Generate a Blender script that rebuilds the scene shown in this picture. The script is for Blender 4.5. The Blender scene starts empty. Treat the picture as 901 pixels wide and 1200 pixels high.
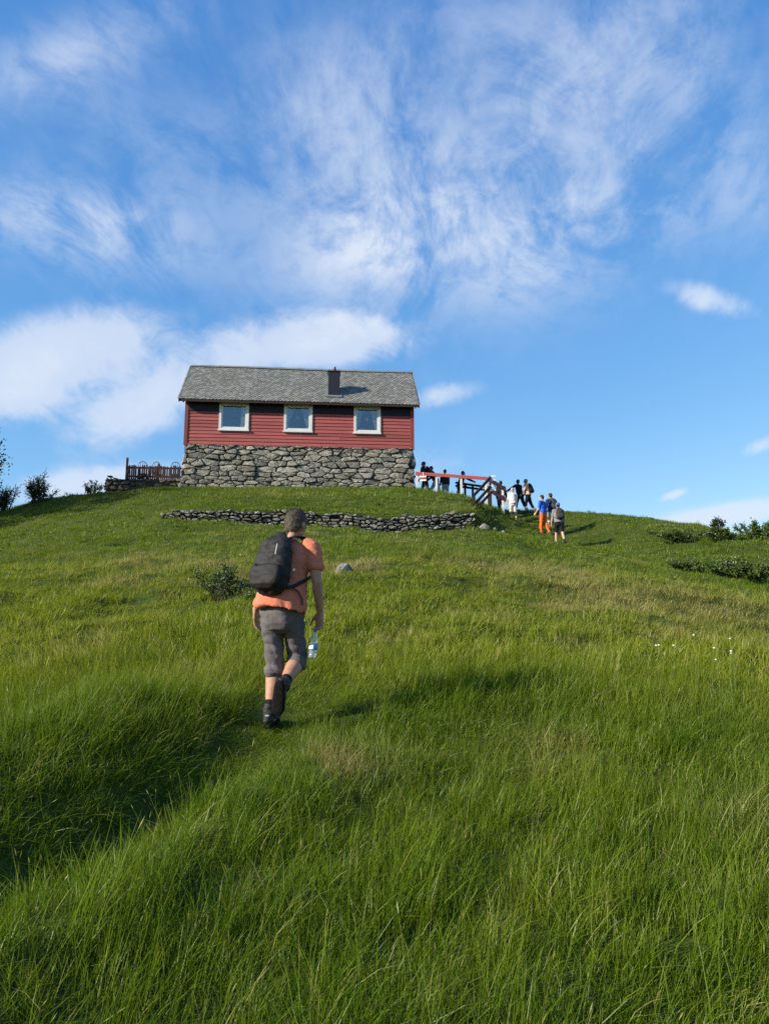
import bpy, bmesh, math, random
import numpy as np
from mathutils import Vector, Matrix, noise as mnoise

random.seed(7)
RNG = np.random.default_rng(11)
SC = bpy.context.scene
COL = SC.collection
R = math.radians

# ------------------------------------------------------------------ camera
cam_data = bpy.data.cameras.new("camera")
cam = bpy.data.objects.new("camera", cam_data)
COL.objects.link(cam)
cam.location = (0, 0, 1.6)
cam.rotation_euler = (R(90 + 10), 0, 0)
cam_data.sensor_fit = 'VERTICAL'
cam_data.sensor_height = 36
cam_data.lens = 27
cam_data.clip_start = 0.05
cam_data.clip_end = 5000
SC.camera = cam

# ------------------------------------------------------------------ sky
SUN_EL, SUN_PHI = 25.0, 65.0        # elevation; angle of the light's travel from +Y towards +X
W = bpy.data.worlds.new("World")
SC.world = W
W.use_nodes = True
nt = W.node_tree
nt.nodes.clear()


class NT:
    """small helper to write shader trees"""
    def __init__(self, tree):
        self.t = tree

    def n(self, kind, ins=None, **props):
        nd = self.t.nodes.new(kind)
        for k, v in props.items():
            setattr(nd, k, v)
        if ins:
            for k, v in ins.items():
                s = nd.inputs[k]
                if hasattr(v, 'is_output') or isinstance(v, bpy.types.NodeSocket):
                    self.t.links.new(v, s)
                else:
                    s.default_value = v
        return nd

    def math(self, op, a, b=0.0, c=None, clamp=False):
        ins = {0: a, 1: b}
        if c is not None:
            ins[2] = c
        nd = self.n('ShaderNodeMath', ins, operation=op, use_clamp=clamp)
        return nd.outputs[0]

    def ramp(self, fac, stops, interp='LINEAR'):
        nd = self.n('ShaderNodeValToRGB', {0: fac})
        cr = nd.color_ramp
        cr.interpolation = interp
        while len(cr.elements) < len(stops):
            cr.elements.new(0.5)
        for e, (p, c) in zip(cr.elements, stops):
            e.position = p
            e.color = c if isinstance(c, (tuple, list)) else (c, c, c, 1)
        return nd.outputs[0]

    def mix(self, fac, a, b, mode='MIX'):
        nd = self.n('ShaderNodeMix', None, data_type='RGBA', blend_type=mode)
        for s, v in ((nd.inputs[0], fac), (nd.inputs[6], a), (nd.inputs[7], b)):
            if isinstance(v, bpy.types.NodeSocket):
                self.t.links.new(v, s)
            else:
                s.default_value = (*v, 1) if isinstance(v, (tuple, list)) and len(v) == 3 else v
        return nd.outputs[2]


w = NT(nt)
tc = w.n('ShaderNodeTexCoord')
sky = w.n('ShaderNodeTexSky', sky_type='NISHITA', sun_disc=False)
sky.sun_elevation = R(SUN_EL)
sky.sun_rotation = R(180 + SUN_PHI)
sky.altitude = 500
sky.air_density = 1.0
sky.dust_density = 0.15
sky.ozone_density = 1.6
sep = w.n('ShaderNodeSeparateXYZ', {0: tc.outputs['Generated']})
dx, dy, dz = sep.outputs
# cloud layer: directions meet a high flat sheet
zz = w.math('ADD', w.math('MAXIMUM', dz, 0.0), 0.38)
px = w.math('DIVIDE', dx, zz)
py = w.math('DIVIDE', dy, zz)
sheet = w.n('ShaderNodeCombineXYZ', {0: px, 1: py, 2: 0.0}).outputs[0]
mp = w.n('ShaderNodeMapping', {0: sheet, 2: (0, 0, R(-38)), 3: (1.0, 0.72, 1)})
wisp = w.n('ShaderNodeTexNoise', {'Vector': mp.outputs[0], 'Scale': 4.6, 'Detail': 10.0, 'Roughness': 0.66, 'Distortion': 0.9}).outputs[0]
big = w.n('ShaderNodeTexNoise', {'Vector': sheet, 'Scale': 0.9, 'Detail': 3.0, 'Roughness': 0.5, 'Distortion': 0.3}).outputs[0]
# cloud banks that stand in the sky over the hill (direction x/y, z/y, half sizes, strength)
yy = w.math('MAXIMUM', dy, 0.05)
gx = w.math('DIVIDE', dx, yy)
gz = w.math('DIVIDE', dz, yy)
ahead = w.math('MULTIPLY', w.math('SUBTRACT', dy, 0.05), 6.0, clamp=True)


def bank(cx, cz, sx, sz, rot, amp):
    c, s = math.cos(R(rot)), math.sin(R(rot))
    ax = w.math('SUBTRACT', gx, cx)
    az = w.math('SUBTRACT', gz, cz)
    u = w.math('DIVIDE', w.math('ADD', w.math('MULTIPLY', ax, c), w.math('MULTIPLY', az, s)), sx)
    v = w.math('DIVIDE', w.math('SUBTRACT', w.math('MULTIPLY', az, c), w.math('MULTIPLY', ax, s)), sz)
    r2 = w.math('ADD', w.math('MULTIPLY', u, u), w.math('MULTIPLY', v, v))
    e = w.math('POWER', 2.718, w.math('MULTIPLY', r2, -1.0))
    return w.math('MULTIPLY', w.math('MULTIPLY', e, amp), ahead)


def pix(x, y):
    """photograph position -> (x/y, z/y) of the direction"""
    P = R(10)
    u, v = (x - 450.5) / 900, (600 - y) / 900
    den = math.cos(P) - v * math.sin(P)
    return u / den, (math.sin(P) + v * math.cos(P)) / den


def total(items):
    s = None
    for (x, y, wx, wy, rot, amp) in items:
        cx, cz = pix(x, y)
        k = (1 + cz * cz) ** 0.5
        b = bank(cx, cz, wx / 900 * k, wy / 900 * k, rot, amp)
        s = b if s is None else w.math('ADD', s, b)
    return s


soft = total([(75, 412, 118, 52, 14, 0.95), (175, 474, 92, 36, 26, 0.92), (372, 402, 100, 36, 4, 1.15), (120, 566, 110, 20, 6, 0.85),
              (10, 465, 60, 34, 0, 0.55), (850, 603, 110, 14, 8, 0.95), (787, 580, 22, 6, 20, 0.7), (525, 462, 50, 16, 12, 0.6),
              (890, 522, 32, 10, 25, 0.5), (830, 350, 55, 20, -18, 0.62), (455, 545, 170, 40, 0, 0.3)])
cirrus = total([(450, 285, 115, 62, 20, 1.05), (640, 290, 105, 60, 32, 0.75), (100, 262, 125, 50, -14, 1.0), (395, 150, 105, 95, -48, 0.6),
                (590, 190, 150, 110, 40, 0.42), (790, 130, 130, 90, 45, 0.44), (90, 60, 125, 42, 24, 0.6), (560, 30, 190, 60, 10, 0.34),
                (700, 60, 150, 60, 40, 0.32), (180, 170, 160, 60, -30, 0.3), (870, 220, 70, 70, 35, 0.36), (760, 250, 50, 40, 20, 0.3)])
fine = w.n('ShaderNodeTexNoise', {'Vector': mp.outputs[0], 'Scale': 19.0, 'Detail': 7.0, 'Roughness': 0.65, 'Distortion': 0.5}).outputs[0]
wn = w.math('ADD', w.math('MULTIPLY', wisp, 0.64), w.math('MULTIPLY', fine, 0.36))
w1 = w.ramp(wn, [(0.36, 0.03), (0.64, 1.0)], 'EASE')
w2 = w.ramp(wn, [(0.22, 0.12), (0.60, 1.0)], 'EASE')
bg = w.math('MULTIPLY', w.ramp(big, [(0.46, 0.0), (0.72, 1.0)], 'EASE'), 0.30)
away = w.math('SUBTRACT', 1.0, w.math('MULTIPLY', ahead, 0.75))
den = w.math('ADD', w.math('MULTIPLY', w.math('ADD', w.math('MULTIPLY', cirrus, 0.88), w.math('MULTIPLY', bg, away)), w1),
             w.ramp(w.math('MULTIPLY', w.math('ADD', soft, w.math('MULTIPLY', w.math('SUBTRACT', wn, 0.5), w.math('MINIMUM', w.math('MULTIPLY', soft, 3.2), 1.5))), 0.7), [(0.10, 0.0), (0.50, 0.74), (0.95, 1.0)], 'EASE'))
den = w.math('MINIMUM', den, 0.93, clamp=True)
# the phone's rendering of blue: each channel of the clear sky gets its own response
sc_ = w.n('ShaderNodeSeparateColor', {0: sky.outputs[0]})
chan = [w.math('MULTIPLY', w.math('POWER', w.math('MINIMUM', sc_.outputs[i], 20.0), p_), k_) for i, (p_, k_) in enumerate(((1.19, 0.627), (0.77, 1.278), (0.45, 2.634)))]
clear = w.n('ShaderNodeCombineColor', {0: chan[0], 1: chan[1], 2: chan[2]}).outputs[0]
col = w.mix(den, clear, (4.35, 4.8, 5.55))
bgn = w.n('ShaderNodeBackground', {0: col, 1: 0.1})
wo = w.n('ShaderNodeOutputWorld', {0: bgn.outputs[0]})

# ------------------------------------------------------------------ sun and exposure
sd = bpy.data.lights.new("sun", 'SUN')
sd.energy = 5.0
sd.angle = R(0.53)
sd.color = (1.0, 0.92, 0.77)
sun = bpy.data.objects.new("sun", sd)
COL.objects.link(sun)
LDIR = Vector((math.sin(R(SUN_PHI)) * math.cos(R(SUN_EL)), math.cos(R(SUN_PHI)) * math.cos(R(SUN_EL)), -math.sin(R(SUN_EL))))
sun.rotation_euler = LDIR.to_track_quat('-Z', 'Y').to_euler()
sun.location = (-30, -15, 30)
SC.view_settings.view_transform = 'Standard'
SC.view_settings.look = 'None'
SC.view_settings.exposure = 0.8
SC.view_settings.gamma = 1.0
SC.view_settings.use_curve_mapping = False
SC.cycles.use_denoising = False
SC.cycles.caustics_reflective = False
SC.cycles.caustics_refractive = False
SC.cycles.max_bounces = 5
SC.cycles.diffuse_bounces = 2
SC.cycles.glossy_bounces = 2
SC.cycles.transmission_bounces = 3
SC.cycles.transparent_max_bounces = 8

# ------------------------------------------------------------------ helpers


def tag(o, label=None, category=None, group=None, kind=None):
    for k, v in (('label', label), ('category', category), ('group', group), ('kind', kind)):
        if v:
            o[k] = v
    return o


def link(o, parent=None):
    COL.objects.link(o)
    if parent is not None:
        o.parent = parent
    return o


def empty(name, loc=(0, 0, 0), rz=0.0):
    o = bpy.data.objects.new(name, None)
    o.location = loc
    o.rotation_euler = (0, 0, rz)
    o.empty_display_size = 0.2
    return link(o)


class MB:
    """collects vertices and faces, then becomes one mesh"""
    def __init__(self):
        self.v, self.f, self.mi = [], [], []

    def add(self, verts, faces, mi=0):
        b = len(self.v)
        self.v += [tuple(p) for p in verts]
        self.f += [tuple(i + b for i in f) for f in faces]
        self.mi += [mi] * len(faces)

    def box(self, x0, x1, y0, y1, z0, z1, mi=0, M=None):
        vs = [Vector((x, y, z)) for x in (x0, x1) for y in (y0, y1) for z in (z0, z1)]
        if M is not None:
            vs = [M @ p for p in vs]
        self.add(vs, [(0, 1, 3, 2), (4, 6, 7, 5), (0, 4, 5, 1), (2, 3, 7, 6), (0, 2, 6, 4), (1, 5, 7, 3)], mi)

    def bar(self, a, b, wid, hei, up=(0, 0, 1), mi=0):
        a, b = Vector(a), Vector(b)
        t = (b - a).normalized()
        u = Vector(up)
        s = t.cross(u).normalized()
        u = s.cross(t).normalized()
        vs = []
        for p in (a, b):
            for i, j in ((-1, -1), (1, -1), (1, 1), (-1, 1)):
                vs.append(p + s * (i * wid / 2) + u * (j * hei / 2))
        self.add(vs, [(3, 2, 1, 0), (4, 5, 6, 7), (0, 1, 5, 4), (1, 2, 6, 5), (2, 3, 7, 6), (3, 0, 4, 7)], mi)

    def tube(self, pts, rad, lat=(1, 0, 0), n=12, cap=True, mi=0, p=2.0):
        """closed tube; rad items are r or (r_lateral, r_other)"""
        pts = [Vector(q) for q in pts]
        rad = [(r, r) if not isinstance(r, (tuple, list)) else r for r in rad]
        if not isinstance(lat, list):
            lat = [Vector(lat)] * len(pts)
        if cap:
            t0 = (pts[0] - pts[1]).normalized()
            t1 = (pts[-1] - pts[-2]).normalized()
            m0, m1 = min(rad[0]), min(rad[-1])
            pts = [pts[0] + t0 * m0 * .62, pts[0] + t0 * m0 * .36] + pts + [pts[-1] + t1 * m1 * .36, pts[-1] + t1 * m1 * .62]
            sc = lambda r, k: (r[0] * k, r[1] * k)
            rad = [sc(rad[0], .42), sc(rad[0], .8)] + rad + [sc(rad[-1], .8), sc(rad[-1], .42)]
            lat = [lat[0], lat[0]] + list(lat) + [lat[-1], lat[-1]]
        vs, fs = [], []
        m = len(pts)
        for i in range(m):
            T = (pts[min(i + 1, m - 1)] - pts[max(i - 1, 0)])
            T = T.normalized() if T.length > 1e-9 else Vector((0, 0, 1))
            L = Vector(lat[i])
            L = L - T * L.dot(T)
            if L.length < 1e-4:
                L = T.orthogonal()
            L.normalize()
            N = T.cross(L)
            for k in range(n):
                a = 2 * math.pi * k / n
                c, s = math.cos(a), math.sin(a)
                if p != 2.0:
                    c = math.copysign(abs(c) ** (2 / p), c)
                    s = math.copysign(abs(s) ** (2 / p), s)
                vs.append(pts[i] + L * (c * rad[i][0]) + N * (s * rad[i][1]))
        for i in range(m - 1):
            for k in range(n):
                a, b = i * n + k, i * n + (k + 1) % n
                fs.append((a, b, b + n, a + n))
        fs.append(tuple(range(n))[::-1])
        fs.append(tuple(range((m - 1) * n, m * n)))
        self.add(vs, fs, mi)

    def ball(self, c, r, n=12, m=8, M=None, mi=0):
        c = Vector(c)
        r = (r, r, r) if not isinstance(r, (tuple, list)) else r
        vs, fs = [], []
        for i in range(1, m):
            th = math.pi * i / m
            for k in range(n):
                a = 2 * math.pi * k / n
                q = Vector((r[0] * math.sin(th) * math.cos(a), r[1] * math.sin(th) * math.sin(a), r[2] * math.cos(th)))
                vs.append(c + (M @ q if M is not None else q))
        for q, s in ((Vector((0, 0, r[2])), 0), (Vector((0, 0, -r[2])), 1)):
            vs.append(c + (M @ q if M is not None else q))
        top, bot = len(vs) - 2, len(vs) - 1
        for i in range(m - 2):
            for k in range(n):
                a, b = i * n + k, i * n + (k + 1) % n
                fs.append((a, a + n, b + n, b))
        for k in range(n):
            fs.append((top, k, (k + 1) % n))
            fs.append((bot, (m - 2) * n + (k + 1) % n, (m - 2) * n + k))
        self.add(vs, fs, mi)

    def mesh(self, name):
        me = bpy.data.meshes.new(name)
        me.from_pydata(self.v, [], self.f)
        if any(self.mi):
            me.polygons.foreach_set('material_index', self.mi)
        me.update()
        return me

    def build(self, name, mats, parent=None, smooth=False):
        me = self.mesh(name)
        for m in (mats if isinstance(mats, (list, tuple)) else [mats]):
            me.materials.append(m)
        if smooth:
            me.polygons.foreach_set('use_smooth', [True] * len(me.polygons))
        o = bpy.data.objects.new(name, me)
        return link(o, parent)


def bevel(o, wdt, seg=2):
    m = o.modifiers.new('bevel', 'BEVEL')
    m.width = wdt
    m.segments = seg
    m.limit_method = 'ANGLE'
    m.angle_limit = R(40)
    return o


def remeshed(name, mb, voxel, mats, parent=None, smooth=6, wrinkle=None, extra=None, paint=None):
    """unite the closed shapes of mb into one continuous skin"""
    me = mb.mesh(name)
    o = bpy.data.objects.new(name, me)
    COL.objects.link(o)
    m = o.modifiers.new('r', 'REMESH')
    m.mode = 'VOXEL'
    m.voxel_size = voxel
    m.adaptivity = 0
    if smooth:
        s = o.modifiers.new('s', 'SMOOTH')
        s.factor = 0.5
        s.iterations = smooth
    dg = bpy.context.evaluated_depsgraph_get()
    dg.update()
    me2 = bpy.data.meshes.new_from_object(o.evaluated_get(dg))
    bpy.data.objects.remove(o)
    bpy.data.meshes.remove(me)
    me2.name = name
    if wrinkle:
        nv = len(me2.vertices)
        nrm = [v.normal.copy() for v in me2.vertices]
        for v, nn in zip(me2.vertices, nrm):
            v.co = v.co + nn * wrinkle(v.co)
    if extra is not None and extra.v:
        bm = bmesh.new()
        bm.from_mesh(me2)
        em = extra.mesh('x')
        bm.from_mesh(em)
        bm.to_mesh(me2)
        bm.free()
        bpy.data.meshes.remove(em)
    me2.materials.clear()
    for mm in (mats if isinstance(mats, (list, tuple)) else [mats]):
        me2.materials.append(mm)
    if paint:
        me2.polygons.foreach_set('material_index', [paint(p.center) for p in me2.polygons])
    me2.polygons.foreach_set('use_smooth', [True] * len(me2.polygons))
    me2.update()
    return link(bpy.data.objects.new(name, me2), parent)


# ------------------------------------------------------------------ materials
MATS = {}


def mat(name, color, rough=0.7, var=0.12, scale=8.0, bump=0.0, bscale=40.0, spec=0.3, metal=0.0, col2=None, coord='Object', stretch=(1, 1, 1), detail=5.0):
    if name in MATS:
        return MATS[name]
    m = bpy.data.materials.new(name)
    m.use_nodes = True
    t = NT(m.node_tree)
    t.t.nodes.clear()
    out = t.n('ShaderNodeOutputMaterial')
    bs = t.n('ShaderNodeBsdfPrincipled', {'Roughness': rough, 'Metallic': metal, 'Specular IOR Level': spec})
    tcn = t.n('ShaderNodeTexCoord')
    mpn = t.n('ShaderNodeMapping', {0: tcn.outputs[coord], 3: stretch})
    nz = t.n('ShaderNodeTexNoise', {'Vector': mpn.outputs[0], 'Scale': scale, 'Detail': detail, 'Roughness': 0.6})
    c = Vector(color)
    d = Vector(col2) if col2 else None
    if d is None:
        a, b = c * (1 - var), c * (1 + var)
    else:
        a, b = c, d
    rp = t.ramp(nz.outputs[0], [(0.3, (*a, 1)), (0.7, (*b, 1))])
    oi = t.n('ShaderNodeObjectInfo')
    k = t.math('MULTIPLY_ADD', oi.outputs['Random'], 2 * var * 0.8, 1 - var * 0.8)
    mul = t.n('ShaderNodeVectorMath', {0: rp, 'Scale': k}, operation='SCALE')
    t.t.links.new(mul.outputs[0], bs.inputs['Base Color'])
    if bump:
        bn = t.n('ShaderNodeTexNoise', {'Vector': mpn.outputs[0], 'Scale': bscale, 'Detail': 6.0, 'Roughness': 0.65})
        bp = t.n('ShaderNodeBump', {'Strength': 1.0, 'Distance': bump, 'Height': bn.outputs[0]})
        t.t.links.new(bp.outputs[0], bs.inputs['Normal'])
    t.t.links.new(bs.outputs[0], out.inputs[0])
    MATS[name] = m
    return m


def stone_mat(name, c1, c2, lichen):
    m = bpy.data.materials.new(name)
    m.use_nodes = True
    t = NT(m.node_tree)
    t.t.nodes.clear()
    out = t.n('ShaderNodeOutputMaterial')
    bs = t.n('ShaderNodeBsdfPrincipled', {'Roughness': 0.9, 'Specular IOR Level': 0.2})
    tcn = t.n('ShaderNodeTexCoord')
    oi = t.n('ShaderNodeObjectInfo')
    off = t.n('ShaderNodeVectorMath', {0: tcn.outputs['Object'], 1: (1, 1, 1)}, operation='MULTIPLY')
    sh = t.n('ShaderNodeCombineXYZ', {0: t.math('MULTIPLY', oi.outputs['Random'], 37.0), 1: 0.0, 2: 0.0})
    pos = t.n('ShaderNodeVectorMath', {0: off.outputs[0], 1: sh.outputs[0]}, operation='ADD').outputs[0]
    nz = t.n('ShaderNodeTexNoise', {'Vector': pos, 'Scale': 7.0, 'Detail': 7.0, 'Roughness': 0.68})
    base = t.ramp(nz.outputs[0], [(0.32, (*c1, 1)), (0.68, (*c2, 1))])
    per = t.math('MULTIPLY_ADD', oi.outputs['Random'], 0.75, 0.62)
    base = t.n('ShaderNodeVectorMath', {0: base, 'Scale': per}, operation='SCALE').outputs[0]
    warm = t.mix(t.math('MULTIPLY', t.math('FRACT', t.math('MULTIPLY', oi.outputs['Random'], 7.31)), 0.28), base, (0.17, 0.14, 0.10))
    ln = t.n('ShaderNodeTexNoise', {'Vector': pos, 'Scale': 13.0, 'Detail': 5.0, 'Roughness': 0.7})
    lf = t.ramp(ln.outputs[0], [(0.56, 0.0), (0.64, 0.75)])
    colr = t.mix(lf, warm, lichen)
    t.t.links.new(colr, bs.inputs['Base Color'])
    bn = t.n('ShaderNodeTexNoise', {'Vector': pos, 'Scale': 22.0, 'Detail': 8.0, 'Roughness': 0.7})
    bp = t.n('ShaderNodeBump', {'Strength': 1.0, 'Distance': 0.045, 'Height': bn.outputs[0]})
    t.t.links.new(bp.outputs[0], bs.inputs['Normal'])
    t.t.links.new(bs.outputs[0], out.inputs[0])
    return m

# ------------------------------------------------------------------ terrain heights


def vnoise(x, y, scale, seed=0):
    """smooth 2-D value noise in 0..1"""
    r = np.random.default_rng(1000 + seed).random((256, 256))
    x = np.asarray(x, float) / scale + 91.3
    y = np.asarray(y, float) / scale + 57.7
    xi, yi = np.floor(x).astype(int), np.floor(y).astype(int)
    fx, fy = x - xi, y - yi
    fx, fy = fx * fx * fx * (fx * (fx * 6 - 15) + 10), fy * fy * fy * (fy * (fy * 6 - 15) + 10)
    a, b = r[yi % 256, xi % 256], r[yi % 256, (xi + 1) % 256]
    c, d = r[(yi + 1) % 256, xi % 256], r[(yi + 1) % 256, (xi + 1) % 256]
    return (a * (1 - fx) + b * fx) * (1 - fy) + (c * (1 - fx) + d * fx) * fy


def fbm(x, y, scale, oct=4, seed=0):
    s, a, t = 0, 1.0, 0
    for i in range(oct):
        s = s + a * vnoise(x, y, scale / 2 ** i, seed + i)
        t += a
        a *= 0.5
    return s / t


def sstep(a, b, x):
    t = np.clip((x - a) / (b - a), 0, 1)
    return t * t * (3 - 2 * t)


# line of the low retaining wall (x, y), its height along the line
WALL = [(-7.75, 26.2), (-7.0, 26.1), (-5.6, 26.2), (-3.6, 26.5), (-1.0, 26.7), (1.5, 27.1), (3.3, 27.6)]
WALLH = [0.18, 0.36, 0.48, 0.60, 0.58, 0.64, 0.68]
wx = np.array([p[0] for p in WALL])
wy = np.array([p[1] for p in WALL])
wh = np.array(WALLH)


def wall_step(x, y):
    h = np.interp(x, wx, wh) * sstep(-8.3, -7.7, x) * (1 - sstep(3.3, 4.3, x))
    return h * sstep(0.12, 0.34, y - np.interp(x, wx, wy)) * (1 - sstep(3.0, 7.0, y - np.interp(x, wx, wy)))


CP = np.array([
    (0, -15, -2.2), (-15, -15, -2.5), (15, -15, -2.5), (0, 0, 0), (-4, 0, -.1), (4, 0, 0), (0, 3, .42), (-3, 4, .52), (3, 4, .52),
    (-.89, 6.1, .97), (3, 7, 1.12), (-4, 7, 1.15), (6, 8, 1.1), (-6, 8, 1.2), (0, 10, 1.9), (-5, 11, 2.0), (6, 12, 1.7), (-.8, 14.6, 2.98),
    (0, 20, 4.25), (-9.4, 24, 4.75), (-15.7, 31, 6.35), (-10, 16, 2.95), (9.5, 18, 2.7), (14, 22, 2.6), (-22, 25, 4.3), (5, 22, 4.08), (4.5, 16, 3.0),
    (-3.6, 26.4, 5.76), (3.3, 27.4, 5.80), (-7.4, 26.0, 5.9), (-3.6, 27.0, 6.36), (1.5, 27.6, 6.4), (-7, 29, 7.05), (-2, 30.3, 7.5), (2.2, 30.5, 7.35),
    (-9.2, 33.9, 8.72), (-4, 34.2, 8.78), (1.4, 34.7, 8.84), (-9.3, 39, 8.9), (0, 39.5, 8.9), (-13, 35.5, 8.72), (-18.3, 36, 7.9), (-16.4, 37, 8.8),
    (2, 36.5, 8.72), (4, 36.8, 8.42), (5.6, 37.5, 8.25), (7.2, 38.7, 8.5), (3.64, 34, 8.26), (4.6, 33.2, 7.75), (4.6, 29, 5.95), (5.3, 31.5, 6.35),
    (7.1, 30.8, 5.63), (7.0, 33.3, 6.52), (6.1, 36, 7.42), (9.2, 37, 8.15), (11.75, 36, 7.72), (13.4, 34, 7.05), (15.1, 30, 5.6), (10.96, 28, 4.9),
    (10.9, 24, 3.85), (-16, 46, 7.2), (-5, 50, 7.2), (5, 50, 7.2), (12, 46, 6.3), (20, 44, 4.2), (24, 30, 2.5), (-30, 40, 5.5), (35, 55, -2),
    (-35, 60, 2), (0, 75, 2), (40, 10, -3), (-40, 10, 0), (30, -20, -6), (-30, -20, -6)], float)


def tps_fit(c, z):
    n = len(c)
    d = np.linalg.norm(c[:, None] - c[None], axis=2)
    K = np.where(d > 0, d * d * np.log(d + 1e-12), 0) + np.eye(n) * 0.6
    Pm = np.hstack([np.ones((n, 1)), c])
    A = np.zeros((n + 3, n + 3))
    A[:n, :n], A[:n, n:], A[n:, :n] = K, Pm, Pm.T
    return np.linalg.solve(A, np.concatenate([z, np.zeros(3)]))


TPSW = tps_fit(CP[:, :2], CP[:, 2] - wall_step(CP[:, 0], CP[:, 1]))

# trodden path: polyline
PATH = np.array([(-3.1, 1.2), (-2.35, 2.6), (-1.75, 3.7), (-1.2, 5.0), (-.86, 6.2), (-.55, 7.4), (0.1, 9.2), (0.9, 11.4), (1.6, 14.0), (2.6, 17.0), (4.1, 21.0), (5.4, 26.0), (6.7, 30.5), (6.6, 34.5), (6.9, 38.4)])


def path_dist(x, y):
    """signed distance to the path (negative = left of it) and the distance walked"""
    x, y = np.asarray(x, float), np.asarray(y, float)
    best = np.full(x.shape, 1e9)
    sd_ = np.zeros(x.shape)
    al = np.zeros(x.shape)
    acc = 0
    for a, b in zip(PATH[:-1], PATH[1:]):
        d = b - a
        L = np.hypot(*d)
        t = np.clip(((x - a[0]) * d[0] + (y - a[1]) * d[1]) / L ** 2, 0, 1)
        ex, ey = x - a[0] - t * d[0], y - a[1] - t * d[1]
        r = np.hypot(ex, ey)
        m = r < best
        best = np.where(m, r, best)
        sd_ = np.where(m, np.sign(ex * d[1] - ey * d[0]) * r, sd_)
        al = np.where(m, acc + t * L, al)
        acc += L
    return sd_, al


def height(x, y):
    x, y = np.asarray(x, float), np.asarray(y, float)
    sh = x.shape
    x, y = x.ravel(), y.ravel()
    z = np.empty_like(x)
    for i in range(0, len(x), 40000):
        s = slice(i, i + 40000)
        p = np.stack([x[s], y[s]], 1)
        d = np.linalg.norm(p[:, None] - CP[None, :, :2], axis=2)
        z[s] = (d * d * np.log(d + 1e-12)) @ TPSW[:-3] + TPSW[-3] + p @ TPSW[-2:]
    z += wall_step(x, y)
    s, al = path_dist(x, y)
    near = 1 - sstep(7.0, 12.0, y)
    z += near * (1 - sstep(6.4, 8.4, y)) * (0.33 * np.exp(-((s + 1.05) / 0.58) ** 2) * sstep(-2, 2.5, y) * (1 - sstep(5.7, 7.6, y)) + 0.14 * (1 - .9 * sstep(4.6, 6.2, y)) * np.exp(-((s - 0.6) / 0.36) ** 2) - 0.19 * (1 - sstep(4.9, 5.9, y)) * np.exp(-(s / 0.3) ** 2)) - 0.035 * np.exp(-((x + .9) ** 2 + (y - 6.1) ** 2) / .5)
    z -= 0.06 * np.exp(-(s / 0.35) ** 2) * (1 - near) * (1 - sstep(24, 30, y))
    keep = sstep(1.0, 3.0, np.hypot(x + 4, (y - 36) * 1.1) - 4.5)
    bumps = (fbm(x, y, 3.4, 3, 3) - 0.5) * 0.25 + (fbm(x, y, 0.9, 3, 9) - 0.5) * 0.15 * (1 + 1.1 * sstep(6, 10, y))
    z += bumps * keep * (1 - 0.8 * np.exp(-((s + .4) / 1.3) ** 2) * (1 - sstep(6.5, 9, y))) * (1 - 0.5 * sstep(24, 27, y))
    far = np.hypot(x, y - 20)
    k = sstep(45, 140, far)
    z = z * (1 - k) + (-14 + 3 * fbm(x, y, 160, 3, 40)) * k
    return z.reshape(sh)


def grid_lines(lo, hi, step, out):
    c = list(np.arange(lo, hi + 1e-6, step))
    s, v = step, hi
    up = []
    while v < out:
        s *= 1.22
        v += s
        up.append(v)
    s, v = step, lo
    dn = []
    while v > -out:
        s *= 1.22
        v -= s
        dn.append(v)
    return np.array(dn[::-1] + c + up)


GX = grid_lines(-24, 22, 0.16, 1500)
GY = grid_lines(-2, 44, 0.16, 1500)
HX, HY = np.meshgrid(GX, GY)
HZ = height(HX, HY)


def ground(x, y):
    """height of the built sheet at (x, y)"""
    x, y = np.asarray(x, float), np.asarray(y, float)
    i = np.clip(np.searchsorted(GX, x) - 1, 0, len(GX) - 2)
    j = np.clip(np.searchsorted(GY, y) - 1, 0, len(GY) - 2)
    fx = (x - GX[i]) / (GX[i + 1] - GX[i])
    fy = (y - GY[j]) / (GY[j + 1] - GY[j])
    return (HZ[j, i] * (1 - fx) + HZ[j, i + 1] * fx) * (1 - fy) + (HZ[j + 1, i] * (1 - fx) + HZ[j + 1, i + 1] * fx) * fy


def gz_(x, y):
    return float(ground(x, y))


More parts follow.
